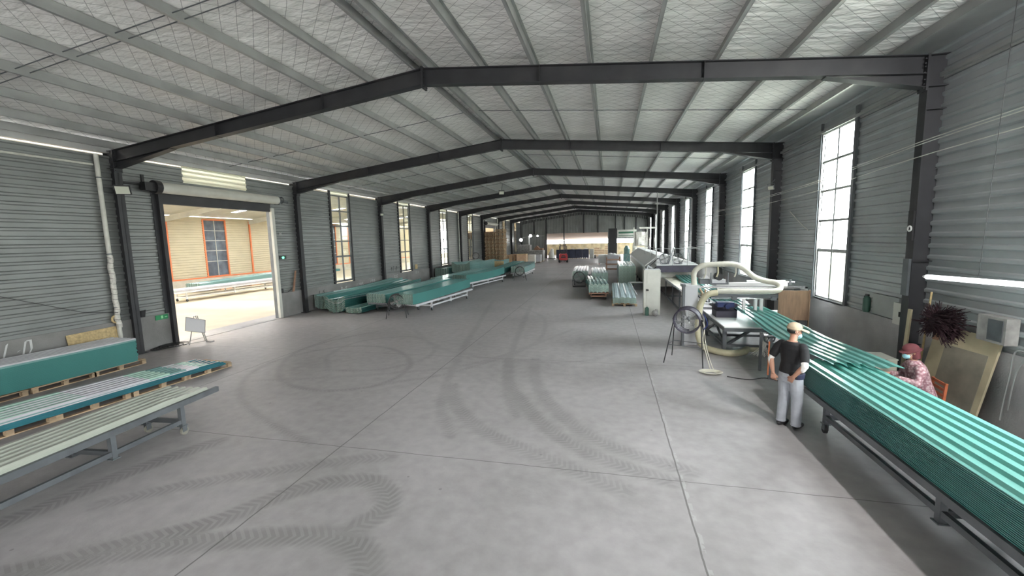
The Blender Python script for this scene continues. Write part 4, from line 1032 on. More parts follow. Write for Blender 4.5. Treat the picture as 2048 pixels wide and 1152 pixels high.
# ================================================================== RIGHT FOREGROUND: stack on trolley and running sheet
trolley('sheet_trolley', 'long dull steel trolley under the big teal stack at the right', (3.70, .6, 0), 0, 7.1, .90, .60, (.4, 2.35, 4.3, 6.66), fm='zinc_dark', low=.27, inset=.12)
mR = sheet_mesh('big_stack_sheet', 'teal', .94, straight(7.5, 3), 6, .034, .010)
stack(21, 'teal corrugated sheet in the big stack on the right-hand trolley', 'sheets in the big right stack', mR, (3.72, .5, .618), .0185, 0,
      top='uppermost teal corrugated sheet of the big right stack, the top one', jy=.008, mats={20: 'teal_top_sheen', 19: 'teal_top_sheen'})
def flow_sheet():
    us = []
    for i in range(6):
        for f, a in ((0.0, 0), (0.28, 0), (0.42, 1), (0.86, 1)): us.append(((i+f)/6, a))
    us.append((1.0, 0)); P = []
    for y, z, x0, x1, k in [(13.6, 1.02, 3.62, 4.50, .6), (12.6, 1.02, 3.60, 4.50, .8), (11.6, 1.01, 3.57, 4.49, 1), (10.6, .985, 3.52, 4.47, 1), (9.6, .985, 3.48, 4.45, 1), (8.7, 1.03, 3.46, 4.43, 1), (8.0, 1.065, 3.47, 4.42, 1), (7.6, 1.075, 3.50, 4.42, 1)]:
        P.append([(x0+(x1-x0)*u, y, z+.032*a*k+.012*math.sin(u*5+y)) for u, a in us])
    e = P[-1]; P.append([(p[0], 7.42+.10*math.sin(i*1.3), p[2]) for i, p in enumerate(e)])
    b = MB(); b.grid(P, .003); o = b.build('running_sheet', 'teal_flow', origin=(4, 10, 1)); tag(o, 'translucent teal corrugated sheet running from the machine onto the big stack', 'plastic sheet')
flow_sheet()
# film trails on the sheet edges are part of the sheets; end support stand below the running sheet
t = thing('support_stand', 'grey panel stand under the running sheet next to the standing man', 'stand', (3.95, 9.95, 0))
b = MB(); b.box(3.46, 4.4, 9.93, 9.96, .12, .80); b.build('front_panel', 'zinc_dark', t)
for x in (3.45, 4.42):
    for y in (9.9, 10.5):
        b = MB(); b.box(x-.025, x+.025, y-.025, y+.025, 0, .92); b.build('leg', 'zinc_dark', t)
b = MB(); b.box(3.40, 3.42, 9.86, 9.89, .10, .85); b.build('orange_strip', 'orange', t)
b = MB(); b.cyl((3.4, 10.2, .92), (4.5, 10.2, .92), .035, 12); b.build('roller', 'chrome', t)

# ---- cutting machine: table, gantry, hoses
t = thing('machine_table', 'white-topped steel table below the running sheet', 'table', (3.9, 12.9, 0))
b = MB(); b.box(2.95, 4.95, 11.65, 14.2, .76, .79); b.build('table_top', 'white', t)
b = MB(); b.box(2.95, 4.95, 11.65, 11.72, .66, .76); b.box(2.95, 3.02, 11.72, 14.2, .66, .76); b.box(4.88, 4.95, 11.72, 14.2, .66, .76); b.box(2.95, 4.95, 14.1, 14.2, .66, .76)
b.box(3.0, 4.9, 11.9, 11.96, .20, .26); b.box(3.0, 3.06, 11.9, 14.1, .20, .26); b.box(3.0, 4.9, 12.9, 12.96, .25, .31)
b.bar((3.05, 12.0, .25), (3.05, 13.2, .7), .05); b.bar((3.05, 13.9, .25), (3.05, 12.8, .7), .05); b.bar((3.1, 11.95, .25), (4.0, 12.6, .6), .06)
b.build('frame', 'zinc_dark', t)
for x in (3.03, 4.85):
    for y in (11.93, 14.05):
        b = MB(); b.box(x-.045, x+.045, y-.045, y+.045, 0, .68); b.box(x-.08, x+.08, y-.08, y+.08, 0, .015); b.build('leg', 'zinc_dark', t)
b = MB(); b.ring((4.05, 11.75, .50), (0, 1, 0), .13, .02, 20, 6); b.cyl((4.05, 11.73, .5), (4.05, 11.77, .5), .03, 10)
for a in (0, 2.1, 4.2): b.bar((4.05, 11.75, .5), (4.05+.13*math.cos(a), 11.75, .5+.13*math.sin(a)), .02)
b.build('hand_wheel', 'zinc_dark', t)
b = MB(); b.box(4.25, 5.15, 13.0, 13.5, .86, .94); b.box(4.3, 5.1, 13.05, 13.45, .79, .86); b.build('white_beam', 'white', t)
b = MB(); b.box(3.05, 3.6, 12.95, 13.3, .79, .98); b.box(3.05, 3.7, 13.3, 13.5, .79, 1.15); b.build('blue_press', 'machine_dark', t)
b = MB(); b.cyl((3.35, 12.93, 1.12), (3.35, 13.1, 1.12), .07, 12); b.box(3.1, 3.55, 13.05, 13.3, 1.08, 1.22); b.build('blue_motor', 'machine_blue', t)

t = thing('saw_gantry', 'gantry of the cutting machine with pale beams across the sheet line', 'machine', (3.7, 13.0, 0))
b = MB(); b.box(2.14, 2.50, 12.75, 13.25, 0, 1.72); b.box(2.10, 2.54, 12.7, 13.3, 1.68, 1.76); b.build('left_cabinet', 'steel_white', t)
b = MB(); b.box(5.12, 5.30, 12.8, 13.2, 0, 1.66); b.build('right_post', 'zinc_dark', t)
b = MB(); b.box(2.2, 5.32, 12.86, 12.92, 1.66, 1.70); b.box(2.2, 5.32, 13.06, 13.12, 1.66, 1.70); b.box(5.26, 5.32, 12.86, 13.12, 1.2, 1.7); b.box(2.9, 5.0, 12.9, 12.96, 1.34, 1.37); b.box(3.0, 5.0, 13.0, 13.1, 1.48, 1.52)
b.build('cross_beam', 'chrome', t)
b = MB(); b.box(2.85, 4.72, 12.78, 12.84, 1.40, 1.50); b.box(3.4, 3.52, 12.7, 12.8, 1.34, 1.44); b.box(4.4, 4.52, 12.7, 12.8, 1.34, 1.44); b.build('slide_bar', 'zinc_dark', t)
b = MB(); b.box(3.05, 4.9, 13.05, 13.14, 1.70, 1.80); b.box(3.9, 4.9, 13.2, 13.28, 1.75, 1.85); b.build('white_rail', 'white', t)
b = MB(); b.cyl((4.9, 13.2, 1.8), (5.12, 13.2, 1.8), .03, 8); b.box(5.0, 5.03, 13.15, 13.25, 1.74, 1.88); b.build('spindle', 'chrome', t)
for x in (3.75, 4.05, 4.2):
    b = MB(); b.box(x-.035, x+.035, 12.86, 12.95, .95, 1.36); b.box(x-.06, x+.06, 12.84, 12.97, .95, 1.02); b.build('clamp', 'white', t)
b = MB(); b.box(2.85, 3.35, 12.95, 13.3, 1.76, 1.80)
for x in (2.87, 3.33): b.box(x-.015, x+.015, 12.94, 12.97, 1.76, 2.10)
b.box(2.6, 2.85, 13.0, 13.3, 1.76, 1.92); b.build('saw_carriage', 'zinc_dark', t)
b = MB(); b.cyl((3.10, 12.98, 1.98), (3.10, 13.2, 1.98), .11, 16); b.cyl((3.1, 12.95, 1.98), (3.1, 12.98, 1.98), .06, 12); b.build('saw_motor', 'black', t)
b = MB(); b.box(2.92, 3.28, 13.0, 13.22, 1.80, 1.90); b.prism([(2.62, 13.0, 1.9), (2.9, 13.0, 1.9), (2.72, 13.0, 2.07)], (0, .04, 0)); b.build('saw_plate', 'steel_white', t)
b = MB(); b.box(2.06, 2.12, 12.55, 12.75, 0, 1.78); b.box(2.05, 2.13, 12.54, 12.76, 1.74, 1.80); b.build('side_post', 'zinc_dark', t)
b = MB(); b.tube([(2.55, 12.78, 1.66), (2.62, 12.74, 1.52), (2.58, 12.72, 1.40), (2.66, 12.74, 1.3), (2.6, 12.72, 1.2)], .03, 7); b.tube([(2.7, 12.76, 1.64), (2.68, 12.73, 1.5), (2.8, 12.73, 1.42)], .025, 7); b.build('tangled_wires', 'wood', t)
def smooth_path(pts, n=6):
    pts = [Vector(p) for p in pts]; out = []
    for i in range(len(pts)-1):
        p0 = pts[max(i-1, 0)]; p1 = pts[i]; p2 = pts[i+1]; p3 = pts[min(i+2, len(pts)-1)]
        for k in range(n):
            t_ = k/n; out.append(.5*((2*p1)+(-p0+p2)*t_+(2*p0-5*p1+4*p2-p3)*t_*t_+(-p0+3*p1-3*p2+p3)*t_**3))
    return out+[pts[-1]]
def ribbed(pts, r, amp=.06, n=10): # corrugated hose
    q = smooth_path(pts, n); return q, [r*(1+amp*(i % 2)) for i in range(len(q))]
q, rr = ribbed([(2.42, 12.95, 1.2), (2.42, 12.9, 1.72), (2.42, 12.95, 2.1), (2.62, 12.95, 2.30), (2.95, 12.95, 2.34), (3.45, 12.95, 2.34), (3.72, 12.95, 2.22), (4.0, 12.95, 1.98), (4.3, 12.95, 1.86), (4.52, 12.88, 1.82), (4.62, 12.8, 1.72), (4.52, 12.7, 1.62), (4.2, 12.68, 1.60), (3.6, 12.68, 1.60), (2.98, 12.68, 1.60)], .075)
b = MB(); b.tube(q, rr, 14); tag(b.build('suction_hose', 'hose', origin=(3.4, 12.9, 1.6), smooth=True), 'fat cream suction hose arching over the top of the cutting machine', 'hose')
q, rr = ribbed([(2.98, 12.66, 1.56), (2.72, 12.62, 1.50), (2.55, 12.58, 1.25), (2.48, 12.5, .9), (2.46, 12.4, .5), (2.52, 12.15, .16), (2.75, 11.85, .09), (3.1, 11.62, .09), (3.45, 11.70, .12), (3.62, 11.95, .14), (3.95, 12.05, .14)], .085)
b = MB(); b.tube(q, rr, 14); tag(b.build('suction_hose', 'hose_y', origin=(2.6, 12.2, .5), smooth=True), 'yellowed suction hose running down the machine and along the floor', 'hose')
for (x, l, lab) in ((2.72, .34, 'short clear hose dangling left under the arched hose'), (3.05, .30, 'yellow dangling hose above the saw motor'), (3.52, .30, 'white dangling cable to the right under the arched hose')):
    b = MB(); b.tube(smooth_path([(x, 12.95, 2.28), (x+.01, 12.95, 2.1), (x-.03, 12.95, 2.28-l)]), .022, 8)
    tag(b.build('dangling_hose', 'hose_y' if 'yellow' in lab else 'hose', origin=(x, 12.95, 2.0)), lab, 'hose')
b = MB(); b.box(4.56, 5.30, 12.70, 12.73, .80, 1.62); b.box(5.30, 5.325, 12.68, 12.74, .5, 1.64)
tag(b.build('brown_board', 'board', origin=(4.9, 12.7, 0.8)), 'upright brown board covering the right end of the cutting machine', 'board')
b = MB(); rs = random.Random(3)
for k in range(26):
    a = rs.uniform(-.5, .9); b.tube([(4.02+.02*a, 11.85, .52), (3.9+.12*a, 11.8, .25), (3.62+.5*rs.random(), 11.75+rs.uniform(-.1, .1), .012)], .007, 4)
tag(b.build('strip_brush', 'wrap', origin=(3.9, 11.8, 0)), 'pale fringe of plastic strips hanging under the machine table', 'plastic strips', kind='stuff')
# fan cable and coil
b = MB()
b.tube(smooth_path([(2.22, 10.95, 1.12), (2.30, 10.85, .95), (2.26, 10.8, .6), (2.3, 10.55, .3), (2.33, 10.25, .03)]), .011, 6)
b.tube(smooth_path([(2.20, 10.95, 1.2), (2.28, 10.88, 1.0), (2.32, 10.78, .55), (2.36, 10.5, .22), (2.40, 10.22, .03)]), .010, 6)
for k in range(6):
    r_ = .12+.018*k; b.tube([(2.30+r_*math.cos(a)*1.2, 10.08+r_*math.sin(a)*.8, .012+.008*k) for a in np.linspace(0, 6.2, 24)], .008, 5)
tag(b.build('cable_coil', 'cable_w', origin=(2.3, 10.1, 0)), 'pale cable falling from the tall fan into a coil on the floor', 'cable')
b = MB(); b.tube(smooth_path([(2.28, 10.9, 1.25), (2.36, 10.84, 1.02), (2.28, 10.82, .88)]), .014, 6); tag(b.build('air_line', 'machine_blue', origin=(2.3, 10.9, 1)), 'short blue cable tied behind the tall fan', 'cable')
b = MB(); b.tube(smooth_path([(2.6, 9.9, .012), (3.0, 9.75, .012), (3.45, 9.9, .012), (3.9, 9.2, .012)]), .010, 5); tag(b.build('floor_cable', 'cable', origin=(3, 9.8, 0)), 'dark cable lying on the floor behind the standing man', 'cable')

# ---- conveyor between the oven and the saw
t = thing('conveyor_table', 'open steel conveyor frame carrying the sheet out of the oven', 'conveyor', (3.7, 19, 0))
b = MB(); b.box(2.90, 2.96, 15.2, 24.5, .84, .91); b.box(4.5, 4.56, 15.2, 24.5, .84, .91)
for y in (15.4, 17.5, 19.5, 22): b.box(2.96, 4.5, y-.03, y+.03, .80, .84)
b.build('side_rails', 'chrome', t)
b = MB(); b.box(2.90, 2.97, 15.2, 26, 0, .07); b.box(4.5, 4.56, 15.2, 26, 0, .07)
for y in (15.4, 19.3, 23): b.box(2.9, 4.56, y-.03, y+.03, .0, .05)
b.build('floor_rail', 'zinc_dark', t)
for y in (15.3, 16.9, 18.6, 20.6, 23.0):
    for x in (2.93, 4.53):
        b = MB(); b.box(x-.03, x+.03, y-.03, y+.03, 0.0, .86); b.build('leg', 'zinc_dark', t)
b = MB(); b.box(2.97, 4.48, 17.4, 24.4, .86, .875); b.build('brown_bed', 'cream_conc', t)
m_ = sheet_mesh('conveyor_sheet', 'teal_flow', .95, [(0, .0), (4.2, .01), (7.8, .05), (9.6, .12)], 6, .03, .004)
stack(1, 'teal sheet lying on the conveyor between the oven and the saw', None, m_, (4.0, 14.6, .90), 0)
b = MB(); b.box(2.62, 2.72, 14.5, 14.62, 0, 1.35); tag(b.build('control_post', 'zinc_dark', origin=(2.67, 14.5, 0)), 'dark post with a switch by the conveyor end', 'post')

# ---- oven
t = thing('curing_oven', 'long pale curing oven with a sloping hood behind the conveyor', 'machine', (3.3, 33, 0))
b = MB(); b.box(2.03, 4.6, 24.6, 42, .35, 1.36); b.build('body', 'offwhite', t)
b = MB()
for y in np.arange(25, 42, 2.1):
    for x in (2.15, 4.48): b.box(x-.05, x+.05, y-.05, y+.05, 0, .36)
b.build('feet', 'zinc_dark', t)
b = MB(); b.prism([(2.0, 25.0, 1.36), (4.75, 25.0, 1.36), (4.75, 25.0, 1.62), (3.2, 25.0, 2.08), (2.7, 25.0, 2.08), (2.0, 25.0, 1.50)], (0, 17, 0)); b.build('hood', 'white', t)
b = MB(); b.prism([(2.0, 24.0, 1.36), (2.62, 24.9, 1.93), (2.62, 25.4, 1.98), (2.0, 25.4, 1.5)], (.04, 0, .03)); b.build('lifted_flap', 'film', t)
b = MB(); b.tube([(2.0, 23.9, 1.38), (2.66, 24.4, 1.95), (3.1, 24.2, 1.75), (2.1, 23.6, 1.30)], .025, 6, True); b.build('flap_frame', 'black', t)
b = MB(); b.prism([(2.5, 23.6, 1.60), (4.6, 23.6, 1.60), (4.6, 25.0, 1.66), (2.5, 25.0, 1.66)], (0, 0, .03)); b.build('front_canopy', 'white', t)
b = MB(); b.box(2.55, 4.55, 23.7, 23.74, 1.22, 1.60); b.box(2.5, 2.56, 23.65, 23.72, 0, 1.6); b.box(4.5, 4.56, 23.65, 23.72, 0, 1.6); b.build('dark_hood', 'machine_dark', t)
# hand rails on the oven
t2 = thing('guard_rail', 'thin steel guard rail around the front of the oven roof', 'railing', (3.5, 23.6, 1.6))
b = MB(); b.tube([(2.5, 23.6, 2.5), (4.7, 23.6, 2.5), (4.7, 30, 2.5)], .018, 6); b.tube([(2.5, 23.6, 2.5), (2.5, 36, 2.5)], .018, 6); b.build('rail', 'zinc', t2)
for (x, y) in ((2.5, 23.6), (3.3, 23.6), (4.05, 23.6), (4.7, 23.6), (2.5, 27), (4.7, 27), (2.5, 31)):
    b = MB(); b.tube([(x, y, 1.6), (x, y, 2.5)], .018, 6); b.build('post', 'zinc', t2)
b = MB(); b.tube([(3.1, 24.3, 1.7), (3.25, 24.2, 1.95), (3.45, 24.1, 2.55)], .05, 8); tag(b.build('exhaust_pipe', 'steel_white', origin=(3.2, 24.2, 1.7)), 'short pale pipe rising between the two small fans on the oven', 'pipe')
b = MB(); b.tube([(2.62, 24.9, 0), (2.62, 24.9, 5.6)], .03, 8); tag(b.build('service_pipe', 'zinc', origin=(2.62, 24.9, 0)), 'thin vertical service pipe rising by the oven front', 'pipe')
b = MB(); b.tube(smooth_path([(4.35, 19.2, 2.05), (4.6, 19.2, 1.8), (4.72, 19.2, 1.6), (4.74, 19.2, 0)]), .018, 6); tag(b.build('bent_rod', 'black', origin=(4.74, 19.2, 0)), 'dark bent rod sticking up behind the arched hose', 'rod')

# ---- tall switch cabinet in the aisle
t = thing('switch_cabinet', 'tall pale switch cabinet standing in the aisle beside the conveyor', 'cabinet', (1.7, 17.7, 0))
b = MB(); b.box(1.38, 2.02, 17.5, 17.95, 0.0, 1.83); b.build('body', 'offwhite', t)
b = MB(); b.box(1.50, 2.00, 17.485, 17.5, .04, 1.80); b.build('door', 'offwhite', t)
b = MB(); b.cyl((1.53, 17.48, 1.02), (1.53, 17.44, 1.02), .04, 10); b.box(1.46, 1.50, 17.46, 17.49, .98, 1.06); b.build('handle', 'black', t)
b = MB(); b.box(1.42, 2.0, 17.6, 17.9, 1.83, 1.86); b.tube([(1.5, 17.7, 1.85), (1.55, 17.7, 2.0), (1.7, 17.7, 1.9)], .03, 6); b.build('top_fittings', 'steel_white', t)
t = thing('sack', 'small dark sack slumped at the foot of the tall switch cabinet', 'bag', (1.8, 17.4, 0))
b = MB(); b.ell((1.80, 17.3, .11), (.13, .12, .13), 12, 8); b.ell((1.86, 17.3, .2), (.07, .07, .09), 10, 6); b.build('body', 'grey_box', t, smooth=True)
t = thing('green_bottle', 'small green gas bottle beside the tall switch cabinet', 'bottle', (1.5, 17.38, 0))
b = MB(); b.tube([(1.5, 17.38, 0), (1.5, 17.38, .3), (1.5, 17.38, .35)], [.075, .075, .03], 14); b.build('body', 'bottle', t, smooth=True)
b = MB(); b.cyl((1.5, 17.38, .35), (1.5, 17.38, .4), .02, 8); b.build('valve', 'zinc', t)

# ================================================================== RIGHT MIDDLE stacks
def stack_r(n, mm, W, L, loc, dz, rz, desc, ribs_n=6, amp=.04, tt=.02, path=None, **kw):
    m_ = sheet_mesh('stack_sheet', mm, W, path or [(L*q, .03*math.sin(math.pi*q)) for q in np.linspace(0, 1, 5)], ribs_n, amp, tt)
    stack(n, 'corrugated sheet in %s' % desc, 'sheets in '+desc, m_, loc, dz, rz, top='top sheet of '+desc, **kw)
trolley('sheet_trolley', 'brown steel trolley under the stack with two white-spotted rows', (-.5, 21.5, 0), R(5), 4.8, .95, .38, (.3, 2.4, 4.4), fm='wood_red', low=.15)
stack_r(13, 'teal', 1.0, 4.6, (-.5, 21.4, .41), .032, R(5), 'the striped teal stack on the brown trolley', 5, .05, .018, mats={12: 'teal_pale', 11: 'teal_dark', 4: 'mint', 8: 'mint'})
trolley('sheet_trolley', 'steel trolley under the pale stack behind the striped one', (-.55, 26.8, 0), R(3), 4.8, .95, .38, (.3, 2.4, 4.4))
stack_r(16, 'greyblue', 1.0, 4.7, (-.55, 26.7, .41), .034, R(3), 'the pale blue stack behind the striped one', 5, .05, .02)
trolley('sheet_trolley', 'dark trolley under the pale stack behind the big drum fan', (-1.9, 27.9, 0), R(0), 5, .95, .38, (.3, 2.4, 4.6))
stack_r(16, 'greyblue', 1.0, 5.0, (-1.88, 27.8, .41), .036, R(2), 'the pale stack directly behind the big drum fan', 5, .05, .02, mats={15: 'film'})
pallet((.70, 20.2, 0), R(0), 'wooden pallet at the near end of the low pale stack beside the tall cabinet', 'pallets on the right', L=1.2, W=1.15)
pallet((.70, 23.6, 0), R(0), 'wooden pallet at the far end of the low pale stack beside the tall cabinet', 'pallets on the right', L=1.2, W=1.15)
m_ = sheet_mesh('curved_sheet', 'greyblue', 1.05, [(.0, .0), (.25, .06), (.8, .10), (5.4, .10)], 4, .03, .02, lambda u, s: -.03*u*u*(1-s))
stack(9, 'pale corrugated sheet in the low stack on two pallets beside the tall cabinet', 'sheets in the low pale stack', m_, (.70, 19.6, .15), .030, 0, top='top sheet with a drooping near end on the low pale stack', mats={7: 'teal_dark'})
b = MB(); b.bar((1.28, 19.9, .50), (1.16, 24.6, .62), .035); tag(b.build('loose_batten', 'film', origin=(1.2, 22, .5)), 'thin pale batten lying along the right edge of the low pale stack', 'batten')
pallet((1.12, 27.6, 0), R(0), 'wooden pallet under the tall grey stack next to the oven', 'pallets on the right', W=1.1)
pallet((1.12, 30.4, 0), R(0), 'second wooden pallet under the tall grey stack next to the oven', 'pallets on the right', W=1.1)
stack_r(22, 'greyblue', 1.05, 5.5, (1.12, 27.0, .15), .056, 0, 'the tall grey stack next to the oven', 5, .03, .035, mats={21: 'teal_pale', 20: 'teal_dark', 19: 'teal_dark'})
b = MB(); b.ell((1.75, 26.0, .42), (.62, .25, .05), 16, 6); o = b.build('lid_panel', 'white', origin=(1.75, 26, .42)); tag(o, 'white oval panel lying beyond the low pale stack', 'panel')
b = MB(); b.box(1.5, 2.0, 25.85, 26.15, 0, .37); tag(b.build('small_stool', 'zinc_dark', origin=(1.75, 26, 0)), 'low dark support below the white oval panel', 'stand')
# red-brown rack & bins behind
t = thing('storage_rack', 'reddish rack with shelves behind the pale stacks', 'rack', (.2, 37, 0))
for x in (-.2, .9):
    for y in (36.5, 38):
        b = MB(); b.box(x-.04, x+.04, y-.04, y+.04, 0, 1.45); b.build('post', 'wood_red', t)
for z in (.4, .8, 1.2):
    b = MB(); b.box(-.2, .9, 36.5, 38, z, z+.04); b.build('shelf', 'wood_red', t)
for i, (x, y, s_, mm) in enumerate([(-.75, 50.6, .95, 'white'), (.35, 49.6, 1.3, 'film')]):
    t = thing('bag_bin', ['white bin left of the sack-filled bin far down the aisle', 'large white bulk bin heaped with sacks far down the aisle'][i], 'bin', (x, y, 0))
    b = MB(); b.box(x-s_/2, x+s_/2, y-.5, y+.5, .1, 1.15); b.build('body', mm, t)
    b = MB()
    for dx in (-s_/2+.08, s_/2-.08):
        for dy in (-.42, .42): b.box(x+dx-.05, x+dx+.05, y+dy-.05, y+dy+.05, 0, .1)
    b.build('base', 'red' if i == 0 else 'black', t)
    if i: b = MB(); b.ell((x-.2, y, 1.2), (.3, .3, .16), 10, 6); b.ell((x+.2, y, 1.18), (.28, .3, .14), 10, 6); b.build('sacks', 'white', t, smooth=True)

# ================================================================== FAR END
# pallets by the second gate
pm_d, pm_k = pallet_mesh(1.15, 1.05, .14)
n_ = len(pm_d.v); pm_d.v += pm_k.v; pm_d.f += [tuple(i+n_ for i in f) for f in pm_k.f]
pme = bpy.data.meshes.new('stacked_pallet'); pme.from_pydata([tuple(v) for v in pm_d.v], [], pm_d.f)
pme.materials.append(M['wood'])
pme2 = pme.copy(); pme2.materials[0] = M['pallet_brown']
for (x, y, n, lab, me_) in [(-13.30, 46.3, 29, 'tall left pallet column in front of the far gate', pme), (-12.05, 46.2, 31, 'tall right pallet column in front of the far gate', pme2), (-12.5, 47.8, 26, 'pallet column behind the two tall ones', pme),
                            (-12.3, 50.1, 9, 'low pallet pile right of the tall columns', pme2), (-11.8, 52.2, 9, 'second low pallet pile right of the tall columns', pme2)]:
    for i in range(n):
        o = bpy.data.objects.new('wooden_pallet', (pme, pme2)[(i*7+i//3) % 2] if n > 20 else me_); C.objects.link(o); o.location = (x+random.uniform(-.04, .04), y+random.uniform(-.04, .04), i*.141); o.rotation_euler = (0, 0, R(random.uniform(-5, 5)))
        tag(o, ('topmost' if i == n-1 else 'lowest' if i == 0 else 'wooden')+' pallet in the '+lab, 'pallet', 'pallets in the '+lab)
b = MB(); b.prism([(-10.7, 38.0, 0.02), (-9.75, 38.0, 0.02), (-9.75, 38.25, 1.15), (-10.7, 38.25, 1.15)], (0, .04, 0)); tag(b.build('chipboard_sheet', 'osb', origin=(-10.2, 38, 0)), 'upright yellow chipboard sheet in front of the pallet columns', 'board')
b = MB(); b.prism([(-10.1, 38.1, 0), (-9.9, 38.1, 0), (-10.0, 38.3, 1.0)], (0, .3, 0)); tag(b.build('board_prop', 'wood', origin=(-10, 38.2, 0)), 'wooden prop behind the chipboard sheet', 'prop')
def crate(name, lab, x0, x1, y0, y1, z, mm, cat='box', lid=None, z0=0.1):
    t = thing(name, lab, cat, ((x0+x1)/2, (y0+y1)/2, 0))
    b = MB(); b.box(x0, x1, y0, y1, z0, z); b.build('body', mm, t)
    b = MB()
    for q in (x0+.1, (x0+x1)/2, x1-.1): b.box(q-.06, q+.06, y0+.02, y1-.02, 0, z0)
    b.build('skids', 'wood', t)
    if lid: b = MB(); b.box(x0-.02, x1+.02, y0-.02, y1+.02, z, z+.05); b.build('lid', lid, t)
    return t
crate('cardboard_box', 'tan cardboard crate right of the low pallet piles', -11.4, -10.2, 51.4, 52.6, 1.25, 'tan', lid='osb')
crate('wrapped_load', 'white wrapped load between the tan crate and the grey bales', -10.15, -9.3, 52.6, 53.6, 1.15, 'wrap', 'load')
crate('wrapped_load', 'small white wrapped load behind the other white one', -9.75, -8.95, 55.2, 56.2, 1.05, 'film', 'load')
crate('bale', 'big grey mottled bale near the far left corner', -11.0, -9.0, 57.5, 59.3, 1.55, 'grey_box', 'bale')
crate('machine_box', 'grey boxed machine in the far left corner', -13.4, -11.5, 61, 62.5, 2.3, 'grey_box', 'machine')
t = thing('far_machine', 'reddish machine with a tall pipe near the far left corner', 'machine', (-11, 63.5, 0))
b = MB(); b.box(-11.2, -9.9, 63, 64.2, 0, 1.7); b.prism([(-11.2, 63, 1.7), (-10.4, 63, 1.7), (-10.8, 63, 2.1)], (0, 1, 0)); b.build('body', 'wood_red', t)
b = MB(); b.tube([(-12.0, 63, 0), (-12.0, 63, 3.6)], .12, 10); b.build('pipe', 'zinc', t)
b = MB(); b.tube([(-13.0, 63, 3.35), (-12.0, 63, 3.55), (-9.6, 63, 3.6)], .04, 6); b.build('arm', 'zinc', t)
for (x, z, r_, lab) in ((-13.2, 3.05, .22, 'bright lamp hanging lowest in the far left corner'), (-11.7, 3.65, .2, 'bright lamp on the pipe in the far left corner'), (-10.6, 3.6, .12, 'small bright lamp right of the pipe in the far left corner')):
    t = thing('work_lamp', lab, 'lamp', (x, 62.8, z), 0, 'lamps in the far left corner')
    b = MB(); b.ell((x, 62.8, z), (r_, .08, r_), 12, 8); b.build('bulb', 'lamp_on', t, smooth=True)
    b = MB(); b.ell((x, 62.95, z), (r_*1.15, .06, r_*1.15), 12, 6); b.build('reflector', 'white', t)
t = thing('covered_machine', 'white draped machine at the left edge of the far opening', 'machine', (-8.7, 64.5, 0))
b = MB(); b.tube([(-8.7, 64.5, .1), (-8.75, 64.5, .8), (-8.6, 64.5, 1.6)], [.5, .45, .2], 10); b.build('cover', 'wrap', t, smooth=True)
b = MB(); b.box(-9.3, -8.2, 64.0, 65, 0, .12); b.build('base', 'black', t)
for i in range(5):
    x = -8.0+i*1.0
    crate('dark_crate', 'dark blue crate in the row before the far opening, %s from the left' % nth[i], x, x+.94, 64.6, 65.8, 1.35, 'navy', 'crate', lid='machine_dark')
    if i in (2, 3, 4): b = MB(); b.ell((x+.5, 65.2, 1.47), (.3, .2, .10), 10, 6); tag(b.build('plastic_bag', 'wrap', origin=(x+.5, 65.2, 1.4)), 'pale bag on the dark blue crate, %s in the row' % nth[i], 'bag')
b = MB(); b.box(-2.95, -2.3, 65.2, 65.8, 0, 1.45); tag(b.build('pale_cabinet', 'offwhite', origin=(-2.6, 65.5, 0)), 'pale cabinet right of the dark blue crates', 'cabinet')
b = MB(); b.tube([(-2.1, 64.8, 0), (-2.1, 64.8, .5)], .12, 10); tag(b.build('black_drum', 'black', origin=(-2.1, 64.8, 0)), 'small black drum beside the pale cabinet', 'drum')
for i, (x, h) in enumerate(((-2.0, 1.4), (-1.2, 1.0), (-.3, 1.7))):
    t = thing('timber_pile', ['brown timber pile beyond the far opening, nearest its middle', 'low brown timber pile in the middle beyond the far opening', 'tall brown timber pile at the right beyond the far opening'][i], 'timber', (x, 72, 0))
    for z in np.arange(0, h, .3): b = MB(); b.box(x-.4, x+.4, 71.5, 72.5, z, z+.2); b.build('timber', 'wood', t)
# forklift seen from behind
t = thing('forklift', 'red forklift truck seen from behind in the far aisle', 'forklift', (-5.95, 55.4, 0), R(8))
b = MB(); b.prism([(-.55, -1.0, .35), (.55, -1.0, .35), (.55, -1.0, 1.0), (.45, -1.0, 1.12), (-.45, -1.0, 1.12), (-.55, -1.0, 1.0)], (0, .75, 0)); b.build('counterweight', 'red', t, world_=False)
b = MB(); b.box(-.3, .3, -1.012, -1.0, .62, .80); b.box(-.22, .22, -1.012, -1.0, .86, .96); b.build('vents', 'black', t, world_=False)
b = MB(); b.box(-.5, .5, -.25, .85, .25, .75); b.box(-.5, .5, .6, .85, .75, 1.15); b.build('chassis', 'red', t, world_=False)
b = MB(); b.box(-.28, .28, -.2, .3, .75, .95); b.box(-.28, .28, -.25, -.12, .95, 1.4); b.build('seat', 'black', t, world_=False)
b = MB()
for x in (-.48, .48): b.bar((x, -.4, 1.1), (x, -.15, 2.1), .05); b.bar((x, .8, 1.1), (x, .45, 2.1), .05); b.bar((x, -.15, 2.1), (x, .45, 2.1), .05)
for y in np.linspace(-.15, .45, 5): b.bar((-.48, y, 2.1), (.48, y, 2.1), .03)
b.build('overhead_guard', 'machine_dark', t, world_=False)
b = MB()
for x in (-.35, .35): b.box(x-.05, x+.05, .95, 1.05, .1, 2.7)
for z in (.4, 1.3, 2.2, 2.65): b.box(-.35, .35, .97, 1.03, z, z+.08)
b.build('mast', 'black', t, world_=False)
for x in (-.2, .2): b = MB(); b.box(x-.06, x+.06, 1.05, 2.1, .05, .1); b.build('fork', 'black', t, world_=False)
